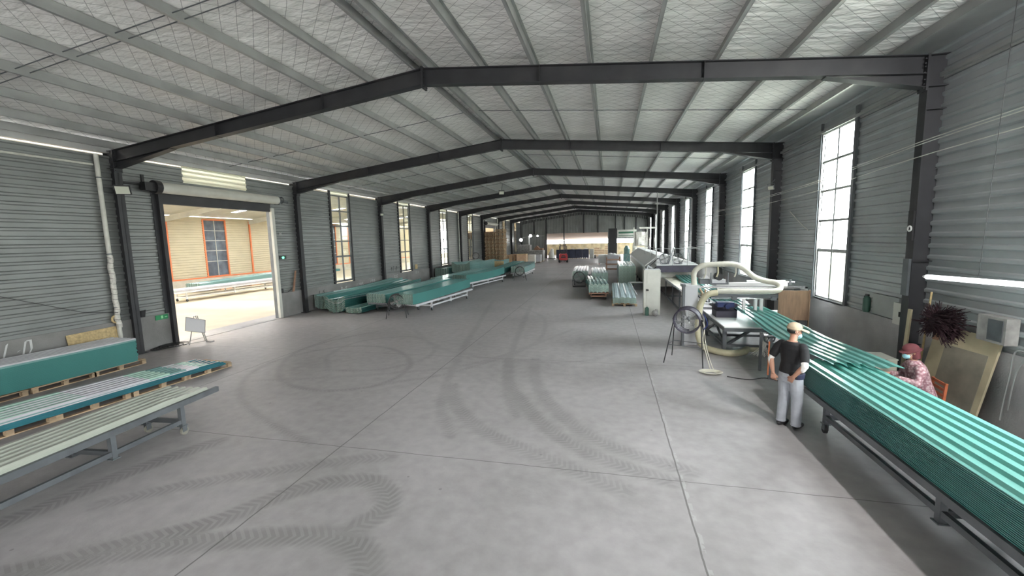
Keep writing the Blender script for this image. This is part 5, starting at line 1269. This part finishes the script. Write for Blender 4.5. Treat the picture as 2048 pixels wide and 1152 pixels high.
for (x, y, r_) in ((-.5, -.65, .24), (.5, -.65, .24), (-.52, .6, .3), (.52, .6, .3)):
    b = MB(); b.cyl((x-.1, y, r_), (x+.1, y, r_), r_, 18); w_ = b.build('wheel', 'rubber', t, world_=False)
    b = MB(); b.cyl((x-.11, y, r_), (x+.11, y, r_), r_*.5, 12); b.build('wheel_hub', 'offwhite', w_, world_=False)
# dark door leaf, green sign board, wrapped frame, white machines right of the far opening
b = MB(); b.box(-.1, 1.1, 62.0, 62.2, 0, 4.4); tag(b.build('dark_cabinet', 'black', origin=(.5, 62, 0)), 'tall dark cabinet right of the far opening', 'cabinet')
t = thing('site_board', 'green and white striped board hung above the far right opening', 'sign', (2.5, 64, 3.6))
b = MB(); b.box(1.2, 3.9, 64, 64.05, 3.1, 4.2); b.build('panel', 'offwhite', t)
for x in (1.22, 3.86): b = MB(); b.box(x-.03, x+.03, 64.05, 64.11, 0, 4.2); b.build('post', 'offwhite', t)
b = MB(); b.box(1.35, 3.9, 63.985, 64.0, 3.65, 3.92); b.box(1.35, 3.9, 63.985, 64.0, 3.3, 3.38); b.build('green_bands', mat('deep_green', (.03, .12, .07), .6), t)
t = thing('wrapped_rack', 'tall rack draped in crumpled clear plastic above the oven end', 'rack', (3.15, 45, 0))
b = MB()
P = []
for i in range(14):
    a = 2*math.pi*i/13
    P.append([(3.15+.62*math.cos(a)*(1+.08*math.sin(7*z+i)), 45+.5*math.sin(a)*(1+.1*math.cos(5*z+2*i)), z) for z in np.linspace(2.2, 3.65, 9)])
b.grid(P); b.build('plastic_drape', 'wrap', t)
for (x, y) in ((2.5, 44.5), (3.8, 44.5), (2.5, 45.5), (3.8, 45.5)): b = MB(); b.box(x-.03, x+.03, y-.03, y+.03, 0, 4.1); b.build('post', 'offwhite', t)
b = MB(); b.box(2.45, 3.85, 44.45, 45.55, 2.02, 2.1); b.box(3.0, 4.6, 44.4, 45.6, 3.95, 4.1); b.build('deck', 'offwhite', t)
for i, (x, y, w_, h) in enumerate([(1.9, 47.5, .7, 2.2), (2.75, 48, .5, 2.6), (1.1, 46.5, .4, 1.3)]):
    t = thing('mixing_machine', ['teal and pale mixing machine left of the wrapped rack', 'pale upright machine just left of the wrapped rack', 'small white machine left of the mixing machines'][i], 'machine', (x, y, 0))
    b = MB(); b.box(x-w_/2, x+w_/2, y-.4, y+.4, .1, h*.6); b.tube([(x, y, h*.6), (x, y, h*.85), (x, y, h)], [w_*.45, w_*.45, w_*.2], 12); b.build('body', ['teal_pale', 'offwhite', 'white'][i], t)
    b = MB(); b.box(x-w_/2+.03, x+w_/2-.03, y-.38, y+.38, 0, .1); b.build('base', 'zinc_dark', t)
    b = MB(); b.bar((x-w_*.3, y-.45, h*.2), (x+w_*.3, y-.45, h*.55), .04); b.build('pipework', 'zinc', t)
# overhead cables along the right wall
for i, (dz, dx) in enumerate(((0, 0), (.06, .05), (-.22, -.02))):
    b = MB(); b.tube(smooth_path([(5.35+dx, FY(3)-.3, 4.35+dz), (5.42+dx, FY(2)+3, 4.33+dz), (5.45+dx, FY(2)-.1, 4.45+dz), (5.40+dx, FY(1)+3.5, 4.50+dz), (5.40+dx, FY(1)-.15, 4.70+dz), (5.2+dx, FY(0)+3, 4.75+dz), (5.0+dx, .5, 5.0+dz)]), .008, 5)
    tag(b.build('overhead_cable', 'pvc', origin=(5.4, 12, 4.5)), 'thin pale cable strung along the right wall, %s of three' % ['middle', 'uppermost', 'lowest'][i], 'cable', 'cables along the right wall')
b = MB(); b.tube(smooth_path([(5.8, 15.6, 3.9), (5.8, 14.9, 3.55), (5.8, 14.2, 3.25)]), .012, 6); tag(b.build('loose_cable', 'pvc', origin=(5.8, 15, 3.5)), 'short pale cable hanging on the right wall left of the nearest window', 'cable')

# ================================================================== RIGHT CORNER
t = thing('tube_lamp', 'long white tube lamp hanging across the right wall above the stack', 'lamp', (5.15, 7, 2.45))
b = MB(); b.cyl((5.12, 8.2, 2.42), (5.02, 5.4, 2.52), .038, 14); b.build('tube', 'tube_on', t, smooth=True)
b = MB(); b.cyl((5.122, 8.28, 2.418), (5.12, 8.2, 2.42), .02, 10, .038); b.build('end_cap', 'white', t)
for y in (7.2, 5.8): b = MB(); b.tube([(5.1, y, 2.47), (5.2, y, 6.4)], .003, 4); b.build('hanging_wire', 'cable', t)
t = thing('fire_extinguisher', 'dark green fire extinguisher hung on the right wall past the nearest column', 'extinguisher', (WR-.12, 11.0, 1.35))
b = MB(); b.tube([(WR-.12, 11.0, 1.35), (WR-.12, 11.0, 1.40), (WR-.12, 11.0, 1.66), (WR-.12, 11.0, 1.72)], [.06, .075, .075, .03], 14); b.build('body', 'bottle', t, smooth=True)
b = MB(); b.box(WR-.14, WR-.10, 10.95, 11.05, 1.72, 1.76); b.tube([(WR-.12, 11.02, 1.75), (WR-.12, 11.1, 1.7), (WR-.12, 11.1, 1.5)], .012, 6); b.build('valve', 'black', t)
b = MB(); b.box(WR-.09, WR-.036, 9.98, 10.85, 1.36, 1.80); tag(b.build('cable_box', 'zinc', origin=(WR-.03, 10.4, 1.36)), 'wide grey metal box on the right wall beside the extinguisher', 'box')
t = thing('fuse_box', 'small pale fuse box at the end of the wide grey box', 'box', (WR-.1, 9.9, 1.3))
b = MB(); b.box(WR-.14, WR-.06, 9.78, 10.05, 1.28, 1.72); b.build('body', 'offwhite', t)
b = MB(); b.box(WR-.155, WR-.14, 9.82, 9.86, 1.45, 1.55); b.build('latch', 'black', t)
t = thing('column_switch', 'dark switch plate with a white ring on the nearest right column', 'switch', (XR-.02, 9.3, 3.3))
b = MB(); b.box(XR-.03, XR, 9.34, 9.48, 3.0, 3.55); b.build('plate', 'black', t)
b = MB(); b.ring((XR-.04, 9.40, 3.22), (1, 0, 0), .045, .015, 16); b.build('ring', 'white', t)
b = MB(); b.box(XR-.04, XR, 9.34, 9.50, 1.95, 2.65); tag(b.build('junction_box', 'zinc_dark', origin=(XR, 9.4, 2)), 'long dull box on the nearest right column below the switch plate', 'box')
# broom of dark red bristles held upright against the wall
t = thing('broom', 'upturned broom with a big dark red bristle head leaning by the right column', 'broom', (5.45, 8.6, 0))
b = MB(); b.tube([(5.50, 8.85, 0.02), (5.55, 8.75, 2.1)], .016, 8); b.build('handle', 'osb', t)
b = MB(); rs = random.Random(9)
b.ell((5.50, 8.42, 1.62), (.09, .22, .15), 14, 10)
for k in range(900):
    a = rs.uniform(-1, 1)*1.4; e = rs.uniform(-1.3, 1.3); c0 = Vector((5.50+rs.uniform(-.08, .08), 8.50+rs.uniform(-.05, .05), 1.64+rs.uniform(-.1, .1)))
    d = Vector((rs.uniform(-.25, .25), -math.cos(a*.6)*1.0, math.sin(e)*.55)).normalized()
    if rs.random() < .35: d = Vector((rs.uniform(-.3, .3), math.cos(a), math.sin(e))).normalized()*.6
    l = rs.uniform(.30, .50)
    b.tube([c0, c0+d*l*.5, c0+d*l+Vector((0, 0, -.02))], .006, 3)
o = b.build('bristles', 'bristle', t)
# leaning plywood panel
t = thing('plywood_panel', 'worn yellowish plywood panel with rounded corners leaning by the seated woman', 'panel', (5.6, 8.0, 0))
def pl(u, v): # u along wall (0..1), v up (0..1); leaning
    A = Vector((5.40, 8.75, .06)); B = Vector((5.50, 7.62, .06)); T_ = Vector((.28, .0, 1.46))
    return A+(B-A)*u+T_*v
pts = []
r_ = .08
for (cu, cv, a0) in ((r_, r_*.8, 180), (1-r_, r_*.8, 270), (1-r_, 1-r_*.8, 0), (r_, 1-r_*.8, 90)):
    for a in range(0, 91, 15): pts.append(pl(cu+r_*math.cos(R(a0+a)), cv+r_*.8*math.sin(R(a0+a))))
b = MB(); b.prism(pts, Vector((.03, 0, -.005))); b.build('board', 'ply', t)
b = MB(); b.prism([pl(.26, .10), pl(.92, .10), pl(.90, .80), pl(.24, .80)], Vector((-.004, 0, .001))); b.build('worn_patch', mat('worn_patch', (.22, .20, .16), .8, 0, .25, 3), t)
b = MB(); b.prism([pl(.0, .82), pl(.10, .82), pl(.16, .99), pl(.05, .99)], Vector((-.012, 0, .002))); b.build('brown_strip', 'wood_red', t)
b = MB(); b.cbox((5.62, 7.45, .07), (.22, .13, .14)); tag(b.build('brick', 'concrete_light', origin=(5.62, 7.45, 0)), 'brick on the floor at the foot of the plywood panel', 'brick')
t = thing('meter_box', 'grey meter box on the right wall above the plywood panel', 'box', (5.75, 7.65, 1.5))
b = MB(); b.box(WR-.20, WR-.036, 7.46, 7.95, 1.46, 1.86); b.build('body', 'grey_box', t)
b = MB(); b.box(WR-.212, WR-.20, 7.50, 7.75, 1.50, 1.82); b.build('cover', 'zinc_dark', t)
b = MB(); b.tube(smooth_path([(5.80, 7.3, 1.42), (5.77, 7.40, 1.38), (5.78, 7.45, 1.0), (5.78, 7.5, .55), (5.78, 7.52, .3)]), .012, 6); b.tube(smooth_path([(5.80, 6.9, 1.40), (5.77, 7.15, 1.40), (5.78, 7.35, 1.1), (5.78, 7.42, .5)]), .010, 6)
tag(b.build('wall_cable', 'zinc', origin=(5.75, 7.5, 1)), 'pair of grey cables drooping down the base of the right wall', 'cable')
b = MB(); b.box(WR-.13, WR-.05, 2.5, 9.1, 0, .10); tag(b.build('floor_kerb', 'wood_red', origin=(WR, 6, 0)), 'brownish kerb along the foot of the right wall', 'kerb')
# carton behind the sheets near the woman
t = thing('carton', 'worn pale carton standing behind the end of the running sheet', 'box', (4.95, 9.2, 0))
b = MB(); b.box(4.75, 5.25, 8.95, 9.45, 0, .78); b.build('body', 'cream_conc', t)
b = MB(); b.box(4.74, 5.26, 8.94, 9.46, .78, .80); b.build('lid', 'offwhite', t)
# wood strip near the column
b = MB(); b.prism([(5.42, 9.12, 0), (5.42, 9.20, 0), (5.49, 9.20, 1.72), (5.49, 9.12, 1.72)], (.03, 0, 0)); tag(b.build('wood_strip', 'ply', origin=(5.45, 9.2, 0)), 'narrow yellowish strip standing against the nearest right column', 'strip')

# ================================================================== PEOPLE
def loft(b, secs, n=20):
    """closed loft through elliptical sections (cx, cy, cz, rx, ry)"""
    vs = []; fs = []
    for (cx, cy, cz, rx, ry) in secs:
        for k in range(n):
            a = 2*math.pi*k/n; vs.append((cx+rx*math.cos(a), cy+ry*math.sin(a), cz))
    m = len(secs)
    for i in range(m-1):
        for k in range(n): fs.append((i*n+k, i*n+(k+1) % n, (i+1)*n+(k+1) % n, (i+1)*n+k))
    fs += [tuple(range(n))[::-1], tuple((m-1)*n+k for k in range(n))]
    b.add(vs, fs)
def limb(b, pts, rs):
    pts = [Vector(p) for p in pts]; b.tube(pts, list(rs), 14)
    for p, r_ in zip(pts, rs): b.ell(p, (r_, r_, r_), 14, 8)
def hand(b, wrist, d, up, side, curl=.5, s=1.0):
    """palm + four fingers + thumb; d = direction of the fingers, up = back of the hand, side = towards the thumb"""
    w = Vector(wrist); d = Vector(d).normalized(); sd = Vector(side); sd = (sd-d*sd.dot(d)).normalized(); u = d.cross(sd)
    if u.dot(Vector(up)) < 0: u = -u
    for i in range(4):
        o = (i-1.5)*.020*s; base = w+d*.085*s-sd*o; L = (.072, .080, .075, .058)[i]*s
        limb(b, [w+d*.01-sd*o*.6, base], [.016*s, .0125*s])
        k = curl+.08*i; d2 = (d*math.cos(k)-u*math.sin(k)); d3 = (d*math.cos(k*1.9)-u*math.sin(k*1.9))
        limb(b, [base, base+d2*L*.55, base+d2*L*.55+d3*L*.5], [.0105*s, .0095*s, .008*s])
    tb = w+d*.025*s+sd*.022*s; td = (d*.75+sd*.65-u*.25).normalized()
    limb(b, [tb, tb+td*.045*s, tb+td*.045*s+(d*.9+sd*.2-u*.3).normalized()*.032*s], [.015*s, .0115*s, .009*s])
def blob(name, b, material, parent, vox=.008, smooth=4, group_world=False):
    me = bpy.data.meshes.new(name); me.from_pydata([tuple(v) for v in b.v], [], b.f); me.update()
    tmp = bpy.data.objects.new(name, me); C.objects.link(tmp)
    m1 = tmp.modifiers.new('r', 'REMESH'); m1.mode = 'VOXEL'; m1.voxel_size = vox
    m2 = tmp.modifiers.new('s', 'SMOOTH'); m2.factor = .5; m2.iterations = smooth
    dg = bpy.context.evaluated_depsgraph_get(); me2 = bpy.data.meshes.new_from_object(tmp.evaluated_get(dg))
    bpy.data.objects.remove(tmp)
    me2.name = name; me2.materials.clear(); me2.materials.append(M[material])
    me2.polygons.foreach_set('use_smooth', [True]*len(me2.polygons))
    o = bpy.data.objects.new(name, me2); C.objects.link(o); o.parent = parent; WM[o.name] = WM[parent.name]
    return o
def head(b, c, yaw, pitch, s=1.0):
    """returns a transform for placing features; adds skull, jaw, nose, ears, neck front"""
    T_ = Matrix.Translation(c) @ Matrix.Rotation(yaw, 4, 'Z') @ Matrix.Rotation(pitch, 4, 'X')
    t = MB()
    t.ell((0, -.012, .025), (.076*s, .096*s, .098*s), 20, 14); t.ell((0, .022, -.045), (.058*s, .066*s, .072*s), 18, 12)
    t.ell((0, .062, -.085), (.028, .024, .012), 12, 8)
    t.prism([(-.008, .088, .02), (.008, .088, .02), (.018, .092, -.028), (-.018, .092, -.028)], (0, .0, .0)) if False else None
    limb(t, [(0, .080, .018), (0, .100, -.022)], [.009, .015])
    for sx_ in (-1, 1):
        t.ell((sx_*.078, -.010, -.005), (.010, .020, .032), 10, 8); t.ell((sx_*.030, .078, .026), (.020, .012, .010), 10, 6); t.ell((sx_*.038, .062, -.02), (.022, .02, .02), 10, 6)
    limb(t, [(-.020, .088, -.055), (0, .094, -.055), (.020, .088, -.055)], [.007, .009, .007])
    b.add([T_ @ Vector(v) for v in t.v], t.f); return T_
def xf(T_, mb):
    mb.v = [tuple(T_ @ Vector(v)) for v in mb.v]; return mb

def standing_man():
    t = thing('person', 'standing person in black T-shirt, grey trousers and tan cap, hands behind, watching the sheets', 'person', (2.90, 7.42, 0), R(-53))
    b = MB()
    loft(b, [(0, 0, .86, .15, .10), (0, 0, .95, .165, .115), (0, .01, 1.08, .145, .10), (0, .01, 1.22, .165, .11), (0, 0, 1.34, .185, .11), (0, -.01, 1.42, .15, .085), (0, -.005, 1.46, .07, .06)])
    limb(b, [(0, -.01, 1.42), (0, .015, 1.49), (0, .03, 1.54)], [.06, .055, .053])
    HT = head(b, (0.0, .045, 1.615), R(-34), R(-10))
    for sx_, el, wr in ((1, (.285, -.13, 1.13), (.155, -.185, .93)), (-1, (-.275, -.10, 1.13), (-.19, -.16, .90))):
        limb(b, [(sx_*.175, -.005, 1.385), (sx_*.21, -.03, 1.33), el], [.056, .052, .040]); limb(b, [el, ((el[0]*.55+wr[0]*.45), (el[1]*.5+wr[1]*.5), (el[2]*.55+wr[2]*.45)), wr], [.040, .039, .026])
    hand(b, (.155, -.185, .93), (-.55, .02, -.84), (.1, -1, .1), (-.5, -.1, .6), .45)
    hand(b, (-.19, -.16, .90), (.12, .02, -1), (-.2, -1, 0), (.9, .3, 0), .55)
    for sx_ in (-1, 1): limb(b, [(sx_*.085, 0, .88), (sx_*.10, .03, .48), (sx_*.105, .005+sx_*.025, .12)], [.08, .055, .036]); b.ell((sx_*.105, .05+sx_*.03, .05), (.036, .10, .036), 12, 8)
    blob('body', b, 'skin', t, .0058, 3)
    b = MB()
    loft(b, [(0, 0, .93, .185, .135), (0, 0, 1.0, .175, .128), (0, .01, 1.10, .165, .118), (0, .01, 1.22, .180, .125), (0, 0, 1.34, .197, .125), (0, -.01, 1.41, .165, .100), (0, 0, 1.455, .085, .075)])
    for sx_ in (-1, 1):
        el = (.285, -.13, 1.13) if sx_ > 0 else (-.275, -.10, 1.13)
        limb(b, [(sx_*.165, -.005, 1.38), (sx_*.205, -.03, 1.335), (el[0]*.65+sx_*.205*.35, el[1]*.65-.03*.35, el[2]*.65+1.335*.35)], [.070, .070, .066])
    b.ell((.10, -.10, .93), (.07, .04, .07), 12, 8)
    blob('t_shirt', b, 'tee', t, .008, 5)
    b = MB(); loft(b, [(.12, -.0, .86, .075, .10), (.125, 0, .95, .075, .12)]); blob('shirt_hem', b, 'shirt_hem', t, .009, 3)
    b = MB()
    loft(b, [(0, 0, .78, .175, .118), (0, -.01, .88, .182, .132), (0, 0, .98, .170, .120), (0, 0, 1.0, .165, .115)])
    limb(b, [(-.085, 0, .84), (-.10, .02, .50), (-.105, -.02, .12)], [.105, .085, .072]); limb(b, [(.085, 0, .84), (.10, .035, .50), (.105, .03, .10)], [.105, .085, .074])
    for (x, y, z) in ((-.105, -.02, .09), (.105, .03, .07)): b.ell((x, y, z), (.078, .085, .03), 14, 6)
    blob('trousers', b, 'trouser', t, .009, 4)
    for nm, x, y in (('left', -.105, .01), ('right', .105, .07)):
        b = MB(); b.ell((x, y+.02, .045), (.050, .145, .045), 16, 8); b.ell((x, y-.06, .055), (.046, .06, .052), 12, 8); blob('shoe', b, 'black', t, .008, 3)
    b = MB(); limb(b, [(.255, -.095, 1.215), (.288, -.132, 1.125), (.262, -.142, 1.065)], [.051, .049, .044]); blob('arm_sleeve', b, 'bandage', t, .007, 2)
    b = MB(); limb(b, [(-.262, -.09, 1.17), (-.277, -.104, 1.11), (-.245, -.125, 1.03)], [.046, .045, .039]); blob('arm_sleeve', b, 'bandage', t, .007, 2)
    b = MB(); b.ell((0, -.018, .060), (.088, .110, .085), 20, 12); b.ell((0, -.02, .035), (.090, .112, .035), 20, 8)
    c_ = MB(); c_.add([HT @ Vector(v) for v in b.v], b.f); cap = blob('cap', c_, 'cap', t, .007, 4)
    b = MB(); P = []
    for i in range(7):
        u = -1+2*i/6; P.append([(u*.084, .062-.02*abs(u), .052-.012*u*u), (u*.088, .130+.04*(1-u*u), .040-.022*u*u), (u*.076, .165+.045*(1-u*u), .026-.022*u*u)])
    b.grid(P, (0, 0, .006)); xf(HT, b); bo = b.build('visor', 'cap', cap, world_=False, smooth=True)
    b = MB(); b.ell((0, .098, .085), (.012, .006, .012), 8, 6); xf(HT, b); b.build('cap_badge', 'wood', cap, world_=False)
    b = MB(); b.ell((0, .066, -.066), (.060, .052, .050), 16, 10); c_ = MB(); c_.add([HT @ Vector(v) for v in b.v], b.f); mk = blob('face_mask', c_, 'mask', t, .006, 3)
    b = MB()
    for sx_ in (-1, 1): b.tube([(sx_*.055, .06, -.05), (sx_*.080, -.01, .005), (sx_*.084, -.03, -.01), (sx_*.05, .05, -.085)], .002, 4)
    xf(HT, b); b.build('mask_loop', 'white', mk, world_=False)
    b = MB(); b.ell((0, -.035, .0), (.078, .082, .055), 16, 10); c_ = MB(); c_.add([HT @ Vector(v) for v in b.v], b.f); blob('hair', c_, 'hair', t, .008, 3)
    b = MB()
    for sx_ in (-1, 1): b.ell((sx_*.030, .086, .024), (.012, .006, .006), 10, 6)
    xf(HT, b); b.build('eyes', 'black', t, world_=False)
standing_man()

def seated_woman():
    t = thing('person', 'seated person in pink floral jacket, maroon hat and pale blue mask beyond the big stack', 'person', (5.02, 8.02, 0), R(82))
    L = Matrix.Identity(4)
    b = MB()
    loft(b, [(0, -.06, .44, .17, .14), (0, -.05, .55, .16, .12), (0, .0, .72, .15, .11), (0, .04, .88, .17, .11), (0, .06, .98, .15, .09), (0, .075, 1.03, .07, .06)])
    limb(b, [(0, .07, 1.0), (0, .10, 1.08), (0, .12, 1.12)], [.055, .05, .048])
    HT = head(b, (0.0, .14, 1.185), R(8), R(-12), .97)
    for sx_ in (-1, 1):
        el = (sx_*.235, .13, .72); wr = (sx_*.14, .34, .76)
        limb(b, [(sx_*.16, .06, .95), (sx_*.20, .07, .90), el], [.05, .047, .036]); limb(b, [el, wr], [.036, .024])
        hand(b, wr, (-sx_*.25, .95, .05), (0, 0, 1), (-sx_, .1, 0), .35, .92)
        limb(b, [(sx_*.09, -.02, .47), (sx_*.11, .24, .50), (sx_*.12, .40, .49)], [.085, .07, .055]); limb(b, [(sx_*.12, .40, .49), (sx_*.12, .38, .10)], [.055, .036]); b.ell((sx_*.12, .44, .045), (.038, .10, .038), 12, 8)
    blob('body', b, 'skin', t, .0058, 3)
    b = MB()
    loft(b, [(0, -.07, .42, .215, .19), (0, -.06, .52, .205, .17), (0, .0, .70, .195, .155), (0, .035, .86, .205, .145), (0, .055, .97, .175, .120), (0, .075, 1.05, .085, .075)])
    for sx_ in (-1, 1):
        el = (sx_*.235, .13, .72); wr = (sx_*.155, .30, .75)
        limb(b, [(sx_*.155, .06, .94), (sx_*.205, .075, .88), el, wr], [.078, .078, .068, .050])
    blob('jacket', b, 'floral', t, .009, 5)
    b = MB()
    for sx_ in (-1, 1): limb(b, [(sx_*.09, -.02, .47), (sx_*.11, .24, .50), (sx_*.12, .40, .49), (sx_*.12, .38, .12)], [.10, .085, .072, .06])
    blob('trousers', b, 'shirt_hem', t, .009, 4)
    for sx_ in (-1, 1): b = MB(); b.ell((sx_*.12, .44, .045), (.046, .125, .045), 14, 8); blob('shoe', b, 'black', t, .009, 3)
    b = MB(); b.ell((0, -.015, .055), (.095, .115, .085), 20, 12)
    for k in range(20):
        a = 2*math.pi*k/20; b.ell((.115*math.cos(a), .135*math.sin(a)-.01, .02-.012*math.sin(a)), (.028, .028, .012), 8, 5)
    b.ell((0, -.015, .025), (.105, .125, .02), 16, 6)
    c_ = MB(); c_.add([HT @ Vector(v) for v in b.v], b.f); blob('sun_hat', c_, 'hat_red', t, .008, 4)
    b = MB()
    loft(b, [(0, -.05, -.12, .085, .075), (0, -.05, -.05, .085, .075), (0, -.04, .03, .09, .09)]); c_ = MB(); c_.add([HT @ Vector(v) for v in b.v], b.f); blob('neck_cover', c_, 'hat_red', t, .008, 4)
    b = MB(); b.ell((0, .064, -.055), (.062, .052, .056), 16, 10); c_ = MB(); c_.add([HT @ Vector(v) for v in b.v], b.f); mk = blob('face_mask', c_, 'mask', t, .006, 3)
    b = MB()
    for sx_ in (-1, 1): b.tube([(sx_*.055, .06, -.04), (sx_*.082, -.005, .005), (sx_*.05, .05, -.075)], .002, 4)
    xf(HT, b); b.build('mask_loop', 'white', mk, world_=False)
    b = MB()
    for sx_ in (-1, 1): b.ell((sx_*.030, .084, .022), (.012, .006, .006), 10, 6)
    xf(HT, b); b.build('eyes', 'black', t, world_=False)
    # chair
    c = thing('chair', 'small orange wooden chair under the seated woman', 'chair', (5.02, 8.02, 0), R(82))
    b = MB(); b.box(-.20, .20, -.22, .18, .37, .40); b.build('seat', 'chair_wood', c, world_=False)
    for x in (-.18, .18):
        b = MB(); b.box(x-.018, x+.018, .14, .176, 0, .37); b.build('leg', 'chair_wood', c, world_=False)
        b = MB(); b.bar((x, -.22, 0), (x, -.25, .40), .034); b.build('leg', 'chair_wood', c, world_=False)
    b = MB()
    for x in (-.18, .18): b.bar((x, -.25, .40), (x, -.27, .74), .034)
    for z in (.52, .62, .71): b.bar((-.18, -.25-.02*(z-.4)/.36, z), (.18, -.25-.02*(z-.4)/.36, z), .02, .045)
    b.build('backrest', 'chair_wood', c, world_=False)
seated_woman()

# ---- stock in the annex seen through the gate
trolley('sheet_trolley', 'white trolley in the annex seen through the open gate', (-24.6, 18.6, 0), R(-3), 7.5, 1.0, .62, (.6, 3.7, 6.8), fm='white')
m_ = sheet_mesh('annex_sheet', 'film', 1.0, straight(7.4), 5, .03, .02)
stack(3, 'whitish sheet on the white annex trolley', 'sheets on the annex trolley', m_, (-24.6, 18.6, .66), .035, R(-3), top='top whitish sheet on the white annex trolley')
m_ = sheet_mesh('annex_sheet', 'teal_pale', 1.3, [(10.5*q, .30*q) for q in np.linspace(0, 1, 5)], 6, .03, .03)
stack(6, 'teal corrugated sheet in the long stack by the annex wall', 'sheets by the annex wall', m_, (-28.6, 23.2, .32), .055, R(-2), top='top sheet of the long teal stack by the annex wall')
for i, yy in enumerate((24.5, 27.2, 30.0, 32.6)):
    b = MB(); b.box(-29.2, -27.6, yy, yy+.9, 0, .29); tag(b.build('timber_support', 'tan', origin=(-28.4, yy, 0)), 'wooden support under the long annex stack, %s from the left' % nth[i], 'support', 'supports in the annex')
m_ = sheet_mesh('annex_sheet', 'teal', 1.2, straight(4), 6, .03, .03)
stack(4, 'teal sheet in the small far annex stack', 'sheets in the small annex stack', m_, (-28.9, 35.2, .30), .055, R(-2), top='top sheet of the small annex stack right of the long one')
b = MB(); b.box(-29.3, -28.3, 35.6, 36.2, 0, .27); b.box(-29.3, -28.3, 38, 38.6, 0, .27); tag(b.build('timber_bearers', 'tan', origin=(-28.8, 36, 0)), 'wooden bearers under the small annex stack', 'support')
